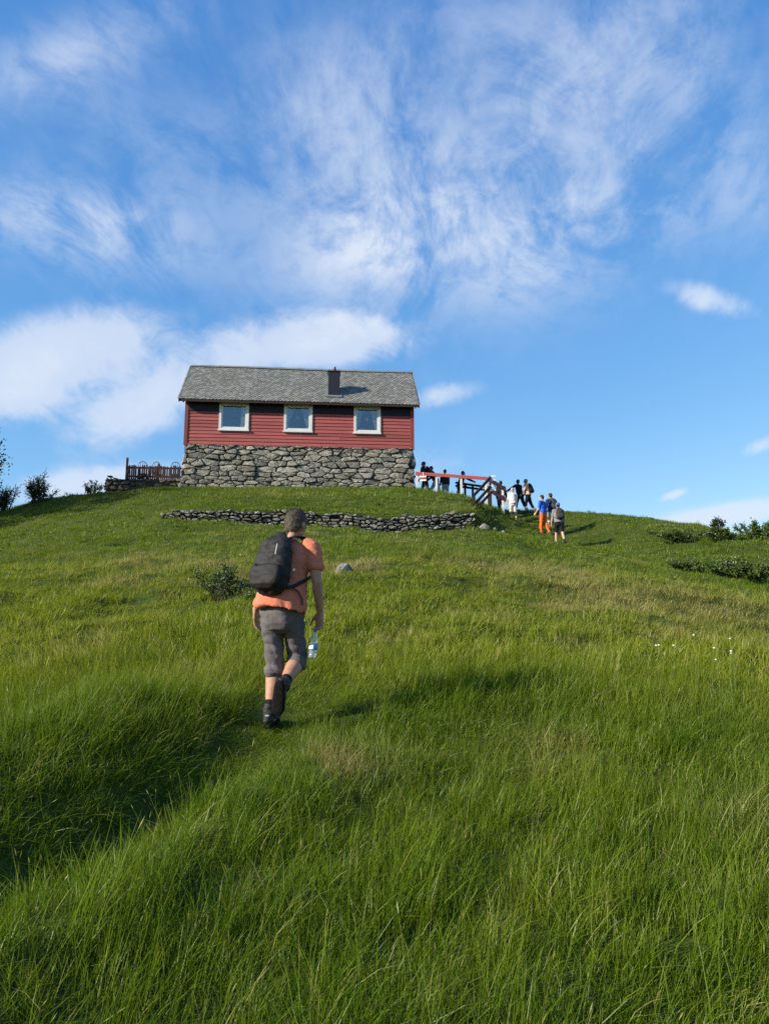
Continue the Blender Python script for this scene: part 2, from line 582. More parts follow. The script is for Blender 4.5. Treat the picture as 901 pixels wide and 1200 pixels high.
def build_ground():
    nx, ny = len(GX), len(GY)
    v = np.stack([HX.ravel(), HY.ravel(), HZ.ravel()], 1)
    a = (np.arange(ny - 1)[:, None] * nx + np.arange(nx - 1)[None]).ravel()
    f = np.stack([a, a + 1, a + nx + 1, a + nx], 1)
    me = bpy.data.meshes.new('hillside')
    me.vertices.add(len(v))
    me.vertices.foreach_set('co', v.ravel())
    me.loops.add(f.size)
    me.polygons.add(len(f))
    me.polygons.foreach_set('loop_start', np.arange(0, f.size, 4))
    me.loops.foreach_set('vertex_index', f.ravel())
    me.update()
    me.polygons.foreach_set('use_smooth', np.ones(len(f), bool))
    m = bpy.data.materials.new('turf')
    m.use_nodes = True
    t = NT(m.node_tree)
    t.t.nodes.clear()
    out = t.n('ShaderNodeOutputMaterial')
    bs = t.n('ShaderNodeBsdfPrincipled', {'Roughness': 0.95, 'Specular IOR Level': 0.1})
    g = t.n('ShaderNodeNewGeometry')
    n1 = t.n('ShaderNodeTexNoise', {'Vector': g.outputs['Position'], 'Scale': 0.6, 'Detail': 5.0, 'Roughness': 0.6})
    n2 = t.n('ShaderNodeTexNoise', {'Vector': g.outputs['Position'], 'Scale': 9.0, 'Detail': 6.0, 'Roughness': 0.7})
    c1 = t.ramp(n1.outputs[0], [(0.35, (0.032, 0.062, 0.008, 1)), (0.6, (0.070, 0.090, 0.014, 1))])
    c2 = t.ramp(n2.outputs[0], [(0.35, (0.034, 0.040, 0.010, 1)), (0.62, (0.075, 0.105, 0.016, 1))])
    t.t.links.new(t.mix(0.55, c1, c2), bs.inputs['Base Color'])
    bp = t.n('ShaderNodeBump', {'Strength': 1.0, 'Distance': 0.08, 'Height': n2.outputs[0]})
    t.t.links.new(bp.outputs[0], bs.inputs['Normal'])
    t.t.links.new(bs.outputs[0], out.inputs[0])
    me.materials.append(m)
    o = link(bpy.data.objects.new('hillside', me))
    tag(o, 'grassy hillside rising from the viewer to the red cabin', 'hillside', kind='structure')
    return o


HILL = build_ground()

# ------------------------------------------------------------------ masonry


def clip_half(poly, a, b, c):
    """keep a*x + b*y <= c"""
    out = []
    n = len(poly)
    for i in range(n):
        p, q = poly[i], poly[(i + 1) % n]
        dp, dq = a * p[0] + b * p[1] - c, a * q[0] + b * q[1] - c
        if dp <= 0:
            out.append(p)
        if (dp < 0 < dq) or (dq < 0 < dp):
            k = dp / (dp - dq)
            out.append((p[0] + k * (q[0] - p[0]), p[1] + k * (q[1] - p[1])))
    return out


def stone_cells(Wd, Hh, sw, sh, aniso, rnd, topf=None):
    """irregular stones filling a strip Wd x Hh; rows of mixed size"""
    pts = []
    z = 0.0
    while z < Hh:
        rh = sh * rnd.uniform(0.7, 1.35)
        x = -rnd.uniform(0, sw)
        while x < Wd + sw * .3:
            wdt = sw * rnd.choice([0.35, 0.5, 0.75, 0.95, 1.2, 1.7])
            pts.append((x + wdt / 2, z + rh / 2 + rnd.uniform(-.30, .30) * rh))
            x += wdt
        z += rh
    cells = []
    P = np.array(pts) * np.array([1, aniso])
    wt = np.array([(rnd.random() ** 2 * sw * 0.55) ** 2 for _ in pts])
    for i, p in enumerate(P):
        if not (-.02 < p[0] < Wd + .02):
            continue
        poly = [(0, 0), (Wd, 0), (Wd, Hh * aniso), (0, Hh * aniso)]
        d = np.linalg.norm(P - p, axis=1)
        for k in np.argsort(d)[1:22]:
            q = P[k]
            m = (p + q) / 2
            a, b = q - p
            poly = clip_half(poly, a, b, a * m[0] + b * m[1] + (wt[i] - wt[k]) / 2)
            if len(poly) < 3:
                break
        if len(poly) >= 3:
            poly = [(u, v / aniso) for u, v in poly]
            A = 0.5 * sum(poly[k][0] * poly[(k + 1) % len(poly)][1] - poly[(k + 1) % len(poly)][0] * poly[k][1] for k in range(len(poly)))
            if A > 0.004:
                cells.append(poly)
    return cells


def stone_mesh(poly, place, rnd, joint=0.014, proud=0.05, back=0.12, name='stone'):
    """one stone: outline poly in (s, t); place(s, t, depth) gives its point (depth out of the wall)"""
    n = len(poly)
    cx, cy = sum(p[0] for p in poly) / n, sum(p[1] for p in poly) / n
    rp = []
    for i in range(n):                     # cut the corners
        p, q = poly[i], poly[(i + 1) % n]
        L = math.hypot(q[0] - p[0], q[1] - p[1])
        if L < 0.02:
            continue
        k = min(0.3, 0.045 / L)
        nx_, ny_ = (q[1] - p[1]) / L, -(q[0] - p[0]) / L
        for a in ((k, 1 - k) if L < 0.16 else (k, 0.5 + rnd.uniform(-.12, .12), 1 - k)):
            w_ = rnd.uniform(-.020, .008) if 0.3 < a < 0.7 else rnd.uniform(-.012, .004)
            rp.append((p[0] + (q[0] - p[0]) * a + nx_ * w_, p[1] + (q[1] - p[1]) * a + ny_ * w_))
    if len(rp) < 4:
        return None
    pr = proud * rnd.uniform(0.25, 1.5)
    tx, ty = rnd.uniform(-.14, .14), rnd.uniform(-.18, .18)
    ring = []
    for (s, t) in rp:
        dx_, dy_ = s - cx, t - cy
        L = math.hypot(dx_, dy_) + 1e-6
        k = max(0.3, 1 - joint * rnd.uniform(0.5, 2.0) / L)
        ring.append((cx + dx_ * k, cy + dy_ * k))
    vs, m = [], len(ring)
    for dep, sc in ((-back, 0.97), (pr * 0.45, 1.0), (pr, rnd.uniform(.74, .88))):
        for (s, t) in ring:
            s2, t2 = cx + (s - cx) * sc, cy + (t - cy) * sc
            dd = dep + (tx * (s2 - cx) + ty * (t2 - cy) + rnd.uniform(-.020, .020) if dep > 0 else 0)
            vs.append(place(s2, t2, dd))
    vs.append(place(cx + rnd.uniform(-.03, .03), cy + rnd.uniform(-.02, .02), pr * 1.15))
    fs = []
    for r in range(2):
        for i in range(m):
            a, b = r * m + i, r * m + (i + 1) % m
            fs.append((a, b, b + m, a + m))
    for i in range(m):
        fs.append((2 * m + i, 2 * m + (i + 1) % m, 3 * m))
    me = bpy.data.meshes.new(name)
    c = sum((Vector(q) for q in vs), Vector()) / len(vs)
    me.from_pydata([Vector(q) - c for q in vs], [], fs)
    me.update()
    return me, c


STONE_WARM = stone_mat('foundation_stone', (0.11, 0.106, 0.084), (0.34, 0.33, 0.285), (0.50, 0.49, 0.44))
STONE_PALE = stone_mat('field_stone', (0.08, 0.08, 0.066), (0.27, 0.265, 0.232), (0.45, 0.45, 0.40))
STONE_SHADED = stone_mat('shaded_stone', (0.035, 0.035, 0.030), (0.10, 0.095, 0.08), (0.15, 0.15, 0.12))  # stone colour darkened to hold the shade on the terrace wall


def lay_stones(parent, cells, place, m, rnd, **kw):
    objs = []
    for poly in cells:
        r = stone_mesh(poly, place, rnd, **kw)
        if r is None:
            continue
        me, c = r
        me.materials.append(m)
        o = link(bpy.data.objects.new('stone', me), parent)
        o.location = c
        objs.append(o)
    return objs

# ------------------------------------------------------------------ cabin
PSI = math.atan2(0.9, 10.47)
CAB = empty('cabin', (-9.13, 34.1, 8.7), PSI)
tag(CAB, 'red wooden cabin with slate roof on a rough stone foundation', 'cabin')
CL, CD = 10.5, 4.96                 # length, depth
ZS, ZE, SL = 2.08, 4.15, 0.92                  # top of the stone, top of the slates at the eave
EO, GO = 0.36, 0.27                 # eave and gable overhang
RIDGE_Y = CD / 2
M_RED = mat('red_paint', (0.29, 0.075, 0.068), 0.62, 0.22, 3.0, 0.004, 60, 0.25, stretch=(0.25, 1, 4), coord='Object')
M_REDTRIM = mat('red_trim_paint', (0.20, 0.044, 0.040), 0.6, 0.15, 3.0, 0.003, 60)
M_DARKWOOD = mat('dark_eave_wood', (0.030, 0.016, 0.013), 0.8, 0.2, 6)
M_WHITE = mat('white_window_paint', (0.60, 0.61, 0.60), 0.5, 0.06, 5, 0.002, 50)
M_INT = mat('interior_panel', (0.10, 0.075, 0.05), 0.8, 0.1, 4)
M_MORTAR = mat('joint_earth', (0.020, 0.018, 0.014), 0.95, 0.3, 10, 0.02, 20)
rs = random.Random(5)

# foundation: core block and individual stones, slightly battered
fb = MB()
BAT = 0.13


def fplace(side):
    def f(s, t, d):
        b = BAT * (1 - t / (ZS + 0.25))
        if side == 0:
            return Vector((s - b + 2 * b * s / CL, -b - d, t - 0.25))
        if side == 1:
            return Vector((CL + b + d, s - b + 2 * b * s / CD, t - 0.25))
        return Vector((-b - d, CD - s + b - 2 * b * s / CD, t - 0.25))
    return f


for z0, z1, b0, b1 in ((-0.6, ZS - 0.012, BAT + 0.02, 0.0),):
    b0 -= 0.06
    b1 -= 0.06
    vs = [(-b0, -b0, z0), (CL + b0, -b0, z0), (CL + b0, CD + b0, z0), (-b0, CD + b0, z0), (-b1, -b1, z1), (CL + b1, -b1, z1), (CL + b1, CD + b1, z1), (-b1, CD + b1, z1)]
    fb.add(vs, [(3, 2, 1, 0), (4, 5, 6, 7), (0, 1, 5, 4), (1, 2, 6, 5), (2, 3, 7, 6), (3, 0, 4, 7)])
FND = fb.build('foundation', M_MORTAR, CAB)
lay_stones(FND, stone_cells(CL, ZS + 0.25, 0.56, 0.205, 2.4, rs), fplace(0), STONE_WARM, rs, proud=0.085, joint=0.011)
lay_stones(FND, stone_cells(CD, ZS + 0.25, 0.95, 0.42, 2.2, rs), fplace(1), STONE_WARM, rs, proud=0.055, joint=0.013)
lay_stones(FND, stone_cells(CD, ZS + 0.25, 0.95, 0.42, 2.2, rs), fplace(2), STONE_WARM, rs, proud=0.055, joint=0.013)

# wooden walls
WIN = [(1.50, 2.86), (4.47, 5.79), (7.72, 8.98)]
WZ0, WZ1 = 2.80, 4.10
wb = MB()
y0, y1 = 0.022, 0.13
wb.box(0.02, CL - 0.02, y0, y1, ZS, WZ0 + 0.05)
wb.box(0.02, CL - 0.02, y0, y1, WZ1 - 0.05, 4.24)
xs = [0.02] + [v for a, b in WIN for v in (a + 0.05, b - 0.05)] + [CL - 0.02]
for a, b in zip(xs[0::2], xs[1::2]):
    wb.box(a, b, y0 + 0.002, y1 - 0.002, WZ0 + 0.05, WZ1 - 0.05)
wb.box(0.02, CL - 0.02, CD - y1, CD - y0, ZS, 4.24)
for sx in (0.03, CL - 0.12):        # gable walls
    pr = [(y0 + .01, ZS), (CD - y0 - .01, ZS), (CD - y0 - .01, 4.2), (RIDGE_Y, 6.45), (y0 + .01, 4.2)]
    vs = [(sx, a, b) for a, b in pr] + [(sx + 0.09, a, b) for a, b in pr]
    wb.add(vs, [(4, 3, 2, 1, 0), (5, 6, 7, 8, 9)] + [(i, (i + 1) % 5, 5 + (i + 1) % 5, 5 + i) for i in range(5)])
wb.box(0.14, CL - 0.14, 0.14, CD - 0.14, ZS - 0.005, ZS + 0.02)
WALLP = wb.build('wall', M_INT, CAB)
BH = 0.163


def board(a, b, z, parent=WALLP):
    m = MB()
    pr = [(-0.036, z), (-0.006, z + BH + 0.02), (0.018, z + BH + 0.02), (0.018, z)]
    vs = [(a, q[0], q[1]) for q in pr] + [(b, q[0], q[1]) for q in pr]
    m.add(vs, [(3, 2, 1, 0), (4, 5, 6, 7), (0, 1, 5, 4), (1, 2, 6, 5), (2, 3, 7, 6), (3, 0, 4, 7)])
    o = m.build('board', M_RED, parent)
    return o


z = ZS + 0.012
while z < 4.1:
    if z + BH < WZ0 - 0.02 or z > WZ1:
        segs = [(0.10, CL - 0.10)]
    else:
        segs = [(0.10, WIN[0][0] + .02), (WIN[0][1] - .02, WIN[1][0] + .02), (WIN[1][1] - .02, WIN[2][0] + .02), (WIN[2][1] - .02, CL - 0.10)]
    for a, b in segs:
        if b - a > 4.3:             # butt joint in long runs
            k = a + (b - a) * rs.uniform(0.35, 0.7)
            board(a, k - 0.003, z)
            board(k + 0.003, b, z + 0.001)
        else:
            board(a, b, z)
    z += BH
for sx, sg in ((0.0, -1), (CL, 1)):  # boards of the two gable ends
    z = ZS + 0.012
    while z < 6.3:
        half = RIDGE_Y - 0.02 if z < 4.28 else max(0.0, RIDGE_Y - (z - 4.28) / SL)
        half2 = RIDGE_Y - 0.02 if z + BH < 4.28 else max(0.0, RIDGE_Y - (z + BH - 4.28) / SL)
        if half > 0.15:
            m = MB()
            vs = []
            for dep0, dep1 in ((0.03, 0.004), (-0.02, -0.02)):
                vs += [(sx + sg * dep0, RIDGE_Y - half, z), (sx + sg * dep0, RIDGE_Y + half, z), (sx + sg * dep1, RIDGE_Y + half2, z + BH + .015), (sx + sg * dep1, RIDGE_Y - half2, z + BH + .015)]
            m.add(vs, [(0, 1, 2, 3), (7, 6, 5, 4), (0, 4, 5, 1), (1, 5, 6, 2), (2, 6, 7, 3), (3, 7, 4, 0)])
            m.build('board', M_RED, WALLP)
        z += BH
for x in (-0.055, CL - 0.10):
    m = MB()
    m.box(x, x + 0.155, -0.058, 0.02, ZS - 0.03, 4.2)
    m.build('corner_board', M_REDTRIM, WALLP)
for x, s in ((-0.052, 1), (CL + 0.052 - 0.04, 1)):
    m = MB()
    m.box(x, x + 0.04, 0.024, 0.14, ZS - 0.03, 4.2)
    m.build('corner_board', M_REDTRIM, WALLP)
m = MB()
m.box(-0.02, CL + 0.02, -0.052, 0.0, ZS - 0.06, ZS + 0.022)
m.build('drip_board', M_REDTRIM, WALLP)

M_EAVE_SHADE = mat('eave_shade_dark', (0.016, 0.016, 0.024), 0.8, 0.15, 5)  # dark strips added under the eave to deepen its shadow band
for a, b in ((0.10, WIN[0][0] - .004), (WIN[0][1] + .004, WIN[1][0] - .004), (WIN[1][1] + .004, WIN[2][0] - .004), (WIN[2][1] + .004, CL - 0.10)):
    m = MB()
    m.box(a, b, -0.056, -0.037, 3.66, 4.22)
    m.build('eave_shade_strip', M_EAVE_SHADE, WALLP)

# window glass
m = bpy.data.materials.new('window_glass')
m.use_nodes = True
t = NT(m.node_tree)
t.t.nodes.clear()
fr = t.n('ShaderNodeLayerWeight', {0: 0.42})
gl = t.n('ShaderNodeBsdfGlossy', {'Color': (0.85, 0.88, 0.9, 1), 'Roughness': 0.02})
tr = t.n('ShaderNodeBsdfTransparent', {'Color': (0.86, 0.9, 0.9, 1)})
fac = t.math('ADD', t.math('MULTIPLY', fr.outputs[0], 0.55), 0.10)
mx = t.n('ShaderNodeMixShader', {0: fac, 1: tr.outputs[0], 2: gl.outputs[0]})
t.n('ShaderNodeOutputMaterial', {0: mx.outputs[0]})
M_GLASS = m
m = bpy.data.materials.new('sheer_curtain')
m.use_nodes = True
t = NT(m.node_tree)
t.t.nodes.clear()
d1 = t.n('ShaderNodeBsdfDiffuse', {'Color': (0.75, 0.74, 0.70, 1)})
d2 = t.n('ShaderNodeBsdfTranslucent', {'Color': (0.7, 0.7, 0.66, 1)})
d3 = t.n('ShaderNodeBsdfTransparent')
a = t.n('ShaderNodeMixShader', {0: 0.35, 1: d1.outputs[0], 2: d2.outputs[0]})
b = t.n('ShaderNodeMixShader', {0: 0.06, 1: a.outputs[0], 2: d3.outputs[0]})
t.n('ShaderNodeOutputMaterial', {0: b.outputs[0]})
M_SHEER = m
M_CREAM = mat('cream_curtain', (0.62, 0.56, 0.42), 0.9, 0.08, 6)


def curtain(win, xa, xb, z0, z1, wtop, wbot, cm, straight=False):
    """xa: outer edge, towards xb; gathered to the side lower down"""
    m = MB()
    n, r = 18, 12
    vs, fs = [], []
    for j in range(r + 1):
        tt = j / r
        wd = (wtop + (wbot - wtop) * (tt if straight else min(1, (tt * 1.15) ** 0.75))) * (xb - xa)
        for i in range(n + 1):
            s = i / n
            vs.append((xa + wd * s, 0.035 + 0.012 * math.sin(s * 26 + tt) * (0.6 + 0.4 * tt), z1 + (z0 - z1) * tt))
    for j in range(r):
        for i in range(n):
            k = j * (n + 1) + i
            fs.append((k, k + 1, k + n + 2, k + n + 1))
    m.add(vs, fs)
    return m.build('curtain', cm, win, smooth=True)


for wi, (a, b) in enumerate(WIN):
    wn_ = MB()
    T = 0.105                        # casing
    wn_.box(a, a + T, -0.072, 0.0, WZ0, WZ1)
    wn_.box(b - T, b, -0.072, 0.0, WZ0, WZ1)
    wn_.box(a + T, b - T, -0.070, 0.0, WZ1 - T, WZ1)
    wn_.box(a + T, b - T, -0.070, 0.0, WZ0 + 0.0, WZ0 + 0.07)
    win = wn_.build('window', M_WHITE, CAB)
    sm = MB()
    q = 0.062
    x0, x1, z0, z1 = a + T + .002, b - T - .002, WZ0 + .072, WZ1 - T - .002
    sm.box(x0, x0 + q, -0.045, 0.01, z0, z1)
    sm.box(x1 - q, x1, -0.045, 0.01, z0, z1)
    sm.box(x0 + q, x1 - q, -0.043, 0.01, z1 - q, z1)
    sm.box(x0 + q, x1 - q, -0.043, 0.01, z0, z0 + q)
    sm.build('sash', M_WHITE, win)
    gm = MB()
    gm.box(x0 + q, x1 - q, -0.012, -0.006, z0 + q, z1 - q)
    gm.build('pane', M_GLASS, win)
    sl = MB()
    sl.box(a - 0.03, b + 0.03, -0.115, -0.002, WZ0 - 0.075, WZ0 - 0.003)
    bevel(sl.build('sill', M_WHITE, win), 0.008)
    gx0, gx1, gz0, gz1 = x0 + q - .02, x1 - q + .02, z0 + q - .02, z1 - q + .02
    if wi == 0:
        curtain(win, gx1, gx0, gz0, gz1, 0.20, 0.20, M_CREAM, True)
    else:
        curtain(win, gx0, gx1, gz0, gz1, 0.40, 0.06, M_SHEER)
        curtain(win, gx1, gx0, gz0, gz1, 0.42, 0.12, M_SHEER)

# roof: two slate slopes on dark boarding
RUN = RIDGE_Y + EO
M_SLATE = bpy.data.materials.new('roof_slate')
M_SLATE.use_nodes = True
t = NT(M_SLATE.node_tree)
t.t.nodes.clear()
out = t.n('ShaderNodeOutputMaterial')
bs = t.n('ShaderNodeBsdfPrincipled', {'Roughness': 0.72, 'Specular IOR Level': 0.35})
at_ = t.n('ShaderNodeAttribute', attribute_name='shade')
tcn = t.n('ShaderNodeTexCoord')
nz = t.n('ShaderNodeTexNoise', {'Vector': tcn.outputs['Object'], 'Scale': 1.1, 'Detail': 6.0, 'Roughness': 0.65})
c = t.ramp(at_.outputs['Fac'], [(0.0, (0.115, 0.12, 0.108, 1)), (0.6, (0.175, 0.178, 0.163, 1)), (1.0, (0.25, 0.247, 0.228, 1))])
c = t.mix(t.ramp(nz.outputs[0], [(0.45, 0.0), (0.7, 0.5)]), c, (0.15, 0.15, 0.105))
t.t.links.new(c, bs.inputs['Base Color'])
t.t.links.new(bs.outputs[0], out.inputs[0])

rb = MB()
TH = 0.10
for sgn in (0, 1):
    def rp(x, yy_, dz_):
        return (x, yy_ if sgn == 0 else CD - yy_, ZE + (yy_ + EO) * SL + dz_)
    vs = [rp(-GO, -EO, -.02), rp(CL + GO, -EO, -.02), rp(CL + GO, RIDGE_Y, -.02), rp(-GO, RIDGE_Y, -.02), rp(-GO, -EO, -.02 - TH), rp(CL + GO, -EO, -.02 - TH), rp(CL + GO, RIDGE_Y, -.02 - TH), rp(-GO, RIDGE_Y, -.02 - TH)]
    rb.add(vs, [(0, 1, 2, 3), (7, 6, 5, 4), (0, 4, 5, 1), (1, 5, 6, 2), (3, 2, 6, 7), (0, 3, 7, 4)])
ROOF = rb.build('roof', M_DARKWOOD, CAB)
sv, sf, sh_ = [], [], []
SWD, SPT = 0.165, 0.125
slen = RUN * math.hypot(1, SL)
nrow = int(slen / SPT) + 1
kc, ks_ = 1 / math.hypot(1, SL), SL / math.hypot(1, SL)
for sgn in (0, 1):
    for r_ in range(nrow):
        base = r_ * SPT - 0.03
        ncol = int((CL + 2 * GO + 0.06) / SWD) + 1
        for i in range(ncol + 1):
            x = -GO - 0.03 + i * SWD + (SWD / 2 if r_ % 2 else 0) - SWD / 2
            if x > CL + GO or x + SWD > CL + GO + 0.1:
                continue
            h = SPT * 1.9
            g = 0.006
            jit = rs.uniform(-.012, .012)
            lift0, lift1 = 0.036 + rs.uniform(-.006, .008), 0.012
            outl = [(x + g, base + h, lift1), (x + g, base + 0.055 + jit, lift0 * .85), (x + SWD * .30, base + 0.012 + jit, lift0), (x + SWD * .5, base + jit, lift0 * 1.03), (x + SWD * .70, base + 0.012 + jit, lift0), (x + SWD - g, base + 0.055 + jit, lift0 * .85), (x + SWD - g, base + h, lift1)]
            b = len(sv)
            shade = rs.random()
            for lay in (0.0, -0.016):
                for (px_, s_, li) in outl:
                    s2 = min(s_, slen + 0.03)
                    yy_, zz_ = -EO + s2 * kc - (li + lay) * ks_, ZE - 0.03 + s2 * ks_ + (li + lay) * kc + 0.014 * math.sin(px_ * .62 + .4) * (s2 / slen)
                    sv.append((px_, yy_ if sgn == 0 else CD - yy_, zz_))
                    sh_.append(shade)
            n = len(outl)
            top = tuple(range(b, b + n))
            sf.append(top if sgn == 1 else top[::-1])
            for q in range(1, n - 2):
                sf.append((b + q, b + q + 1, b + n + q + 1, b + n + q) if sgn == 0 else (b + q + 1, b + q, b + n + q, b + n + q + 1))
me = bpy.data.meshes.new('slates')
me.from_pydata(sv, [], sf)
att = me.attributes.new('shade', 'FLOAT', 'POINT')
att.data.foreach_set('value', sh_)
me.materials.append(M_SLATE)
SLT = link(bpy.data.objects.new('slates', me), ROOF)
SLT['kind'] = 'stuff'
m = MB()                             # ridge capping
for i in range(24):
    x0, x1 = -GO - .02 + i * (CL + 2 * GO + .04) / 24, -GO - .02 + (i + 1) * (CL + 2 * GO + .04) / 24 + 0.02
    zt = ZE + RUN * SL + 0.055 + (i % 2) * 0.006 + 0.014 * math.sin(x0 * .62 + .4)
    vs = []
    for x in (x0, x1):
        vs += [(x, RIDGE_Y - 0.15, zt - 0.13), (x, RIDGE_Y, zt), (x, RIDGE_Y + 0.15, zt - 0.13), (x, RIDGE_Y, zt - 0.05)]
    m.add(vs, [(0, 1, 5, 4), (1, 2, 6, 5), (2, 3, 7, 6), (3, 0, 4, 7), (0, 3, 2, 1), (4, 5, 6, 7)])
m.build('ridge_cap', mat('ridge_slate', (0.14, 0.145, 0.13), 0.75, 0.2, 5, 0.004, 30), ROOF)
for x in (-GO - 0.025, CL + GO - 0.005):          # barge boards
    for sgn in (0, 1):
        m = MB()
        pa = (x, -EO - 0.02, ZE - 0.12) if sgn == 0 else (x, CD + EO + 0.02, ZE - 0.12)
        m.bar(pa, (x, RIDGE_Y, ZE + RUN * SL - 0.10), 0.03, 0.17)
        m.build('barge_board', M_DARKWOOD, ROOF)
m = MB()
m.box(-GO, CL + GO, -EO - 0.022, -EO, ZE - 0.15, ZE - 0.035)
m.build('fascia', M_DARKWOOD, ROOF)
m = MB()
for i in range(14):
    x = -0.1 + i * (CL + 0.2) / 13
    m.bar((x, -EO + 0.01, ZE - 0.165), (x, 0.25, ZE - 0.165 + (0.24 + EO) * SL), 0.05, 0.09)
m.build('rafter_tail', M_DARKWOOD, ROOF)

# chimney
M_CHIM = mat('dark_metal_cladding', (0.011, 0.012, 0.017), 0.5, 0.1, 4, 0.0, 30, 0.4)
cx0, cx1, cy0, cy1 = 6.50, 7.05, 0.10, 0.65
m = MB()
m.box(cx0, cx1, cy0, cy1, 4.40, 5.80)
CH = bevel(m.build('chimney', M_CHIM, CAB), 0.012)
m = MB()
m.box(cx0 - 0.035, cx1 + 0.035, cy0 - 0.035, cy1 + 0.035, 5.805, 5.86)
bevel(m.build('chimney_cap', M_CHIM, CH), 0.01)
m = MB()
m.tube([((cx0 + cx1) / 2, .38, 5.84), ((cx0 + cx1) / 2, .38, 6.02), ((cx0 + cx1) / 2, .38, 6.04)], [0.13, 0.11, 0.075], cap=False, n=14)
m.build('chimney_pot', mat('clay_pot', (0.21, 0.10, 0.07), 0.8, 0.2, 9), CH, smooth=False)
m = MB()
m.box((cx0 + cx1) / 2 + 0.01, (cx0 + cx1) / 2 + .09, .35, .42, 6.02, 6.14)
m.build('flue', M_CHIM, CH)
m = MB()
vs = []
for dep in (0.02, 0.045):
    for (x, yv) in ((cx0 - .10, cy0 - .10), (cx1 + .10, cy0 - .10), (cx1 + .10, cy1 + .1), (cx0 - .10, cy1 + .1)):
        vs.append((x, yv - dep * ks_, ZE + (yv + EO) * SL + dep * kc + 0.012))
m.add(vs, [(3, 2, 1, 0), (4, 5, 6, 7), (0, 1, 5, 4), (1, 2, 6, 5), (2, 3, 7, 6), (3, 0, 4, 7)])
m.build('flashing', mat('lead_flashing', (0.16, 0.165, 0.17), 0.5, 0.15, 6), CH)

# lamps hanging inside the windows
Mi = CAB.matrix_basis
M_LAMP = mat('opal_lamp_glass', (0.85, 0.85, 0.82), 0.35, 0.02, 3)
for i, x in enumerate((5.10, 8.36)):
    e = empty('pendant_lamp', CAB.location + Matrix.Rotation(PSI, 4, 'Z') @ Vector((x, 0.32, 3.55)))
    m = MB()
    m.ball((0, 0, 0), (0.095, 0.095, 0.075))
    m.build('lamp_shade', M_LAMP, e, smooth=True)
    m = MB()
    m.tube([(0, 0, 0.06), (0, 0, 0.62)], [0.008, 0.008], n=6)
    m.build('cord', M_DARKWOOD, e)
    tag(e, ['small white globe lamp hanging behind the middle cabin window', 'small white globe lamp hanging behind the cabin window nearest the railing'][i], 'lamp', 'globe lamps in the cabin windows')

# ------------------------------------------------------------------ dry stone walls
rs = random.Random(21)
seg = np.concatenate([[0], np.cumsum(np.hypot(np.diff(wx), np.diff(wy)))])
WLEN = float(seg[-1])


def wplace(s, t_, d):
    x = float(np.interp(s, seg, wx))
    y = float(np.interp(s, seg, wy))
    x2, y2 = float(np.interp(s + .1, seg, wx)), float(np.interp(s + .1, seg, wy))
    x1_, y1_ = float(np.interp(s - .1, seg, wx)), float(np.interp(s - .1, seg, wy))
    tx, ty = x2 - x1_, y2 - y1_
    L = math.hypot(tx, ty)
    nx, ny = ty / L, -tx / L
    zb = gz_(x + nx * .12, y + ny * .12) - 0.10
    return Vector((x + nx * (d - 0.12 * t_), y + ny * (d - 0.12 * t_), zb + t_))


RW = empty('retaining_wall', (0, 0, 0))
tag(RW, 'long low dry-stone retaining wall below the cabin lawn', 'stone wall')
cells = stone_cells(WLEN, 0.86, 0.30, 0.105, 1.9, rs)
good = []
for poly in cells:
    s = sum(p[0] for p in poly) / len(poly)
    tt = sum(p[1] for p in poly) / len(poly)
    if tt < np.interp(s, seg, wh) + 0.09 + 0.05 * math.sin(s * 3.1) and rs.random() > 0.06:
        good.append(poly)
lay_stones(RW, good, wplace, STONE_PALE, rs, proud=0.10, joint=0.014, back=0.10)
m = MB()
N = 60
vs = []
for i in range(N + 1):
    s = 0.05 + (WLEN - 0.1) * i / N
    hh = float(np.interp(s, seg, wh))
    for d, tq in ((-0.07, -0.1), (-0.07, hh + 0.05), (-0.42, hh + 0.07), (-0.42, -0.1)):
        vs.append(wplace(s, max(tq, -.1), d))
fs = []
for i in range(N):
    for k in range(4):
        a, b = i * 4 + k, i * 4 + (k + 1) % 4
        fs.append((a, b, b + 4, a + 4))
fs += [(0, 1, 2, 3), (N * 4 + 3, N * 4 + 2, N * 4 + 1, N * 4)]
m.add(vs, fs)
m.build('earth_core', M_MORTAR, RW)


def loose_stone(loc, size, mt, seed, rz=0.0):
    """a rounded field stone"""
    bm = bmesh.new()
    bmesh.ops.create_icosphere(bm, subdivisions=2, radius=1.0)
    for v in bm.verts:
        n1 = mnoise.noise(v.co * 0.9 + Vector((seed * 3.7, 0, 0)))
        n2 = mnoise.noise(v.co * 2.3 + Vector((0, seed * 5.1, 0)))
        v.co *= 1 + 0.35 * n1 + 0.15 * n2
        v.co.x *= size[0]
        v.co.y *= size[1]
        v.co.z *= size[2]
    me = bpy.data.meshes.new('stone')
    bm.to_mesh(me)
    bm.free()
    me.materials.append(mt)
    o = link(bpy.data.objects.new('stone', me))
    o.location = loc
    o.rotation_euler = (0, 0, rz)
    return o


for i, (x, y, sz, lb) in enumerate([
        (3.62, 27.55, (.20, .16, .15), 'pale loose stone lying nearest the end of the retaining wall'),
        (4.02, 27.7, (.13, .12, .10), 'middle one of three pale stones trailing off the retaining wall'),
        (4.32, 27.6, (.11, .10, .09), 'small pale stone farthest out from the end of the retaining wall')]):
    o = loose_stone((x, y, gz_(x, y) + sz[2] * .35), sz, STONE_PALE, i + 2, i * 1.1)
    tag(o, lb, 'stone', 'loose stones past the wall end')
o = loose_stone((-0.76, 14.6, gz_(-0.76, 14.6) + 0.06), (.20, .18, .17), STONE_PALE, 9.3, 0.4)
o.name = 'boulder'
tag(o, 'grey lichen-spotted boulder half sunk in the grass beside the hiker', 'boulder')

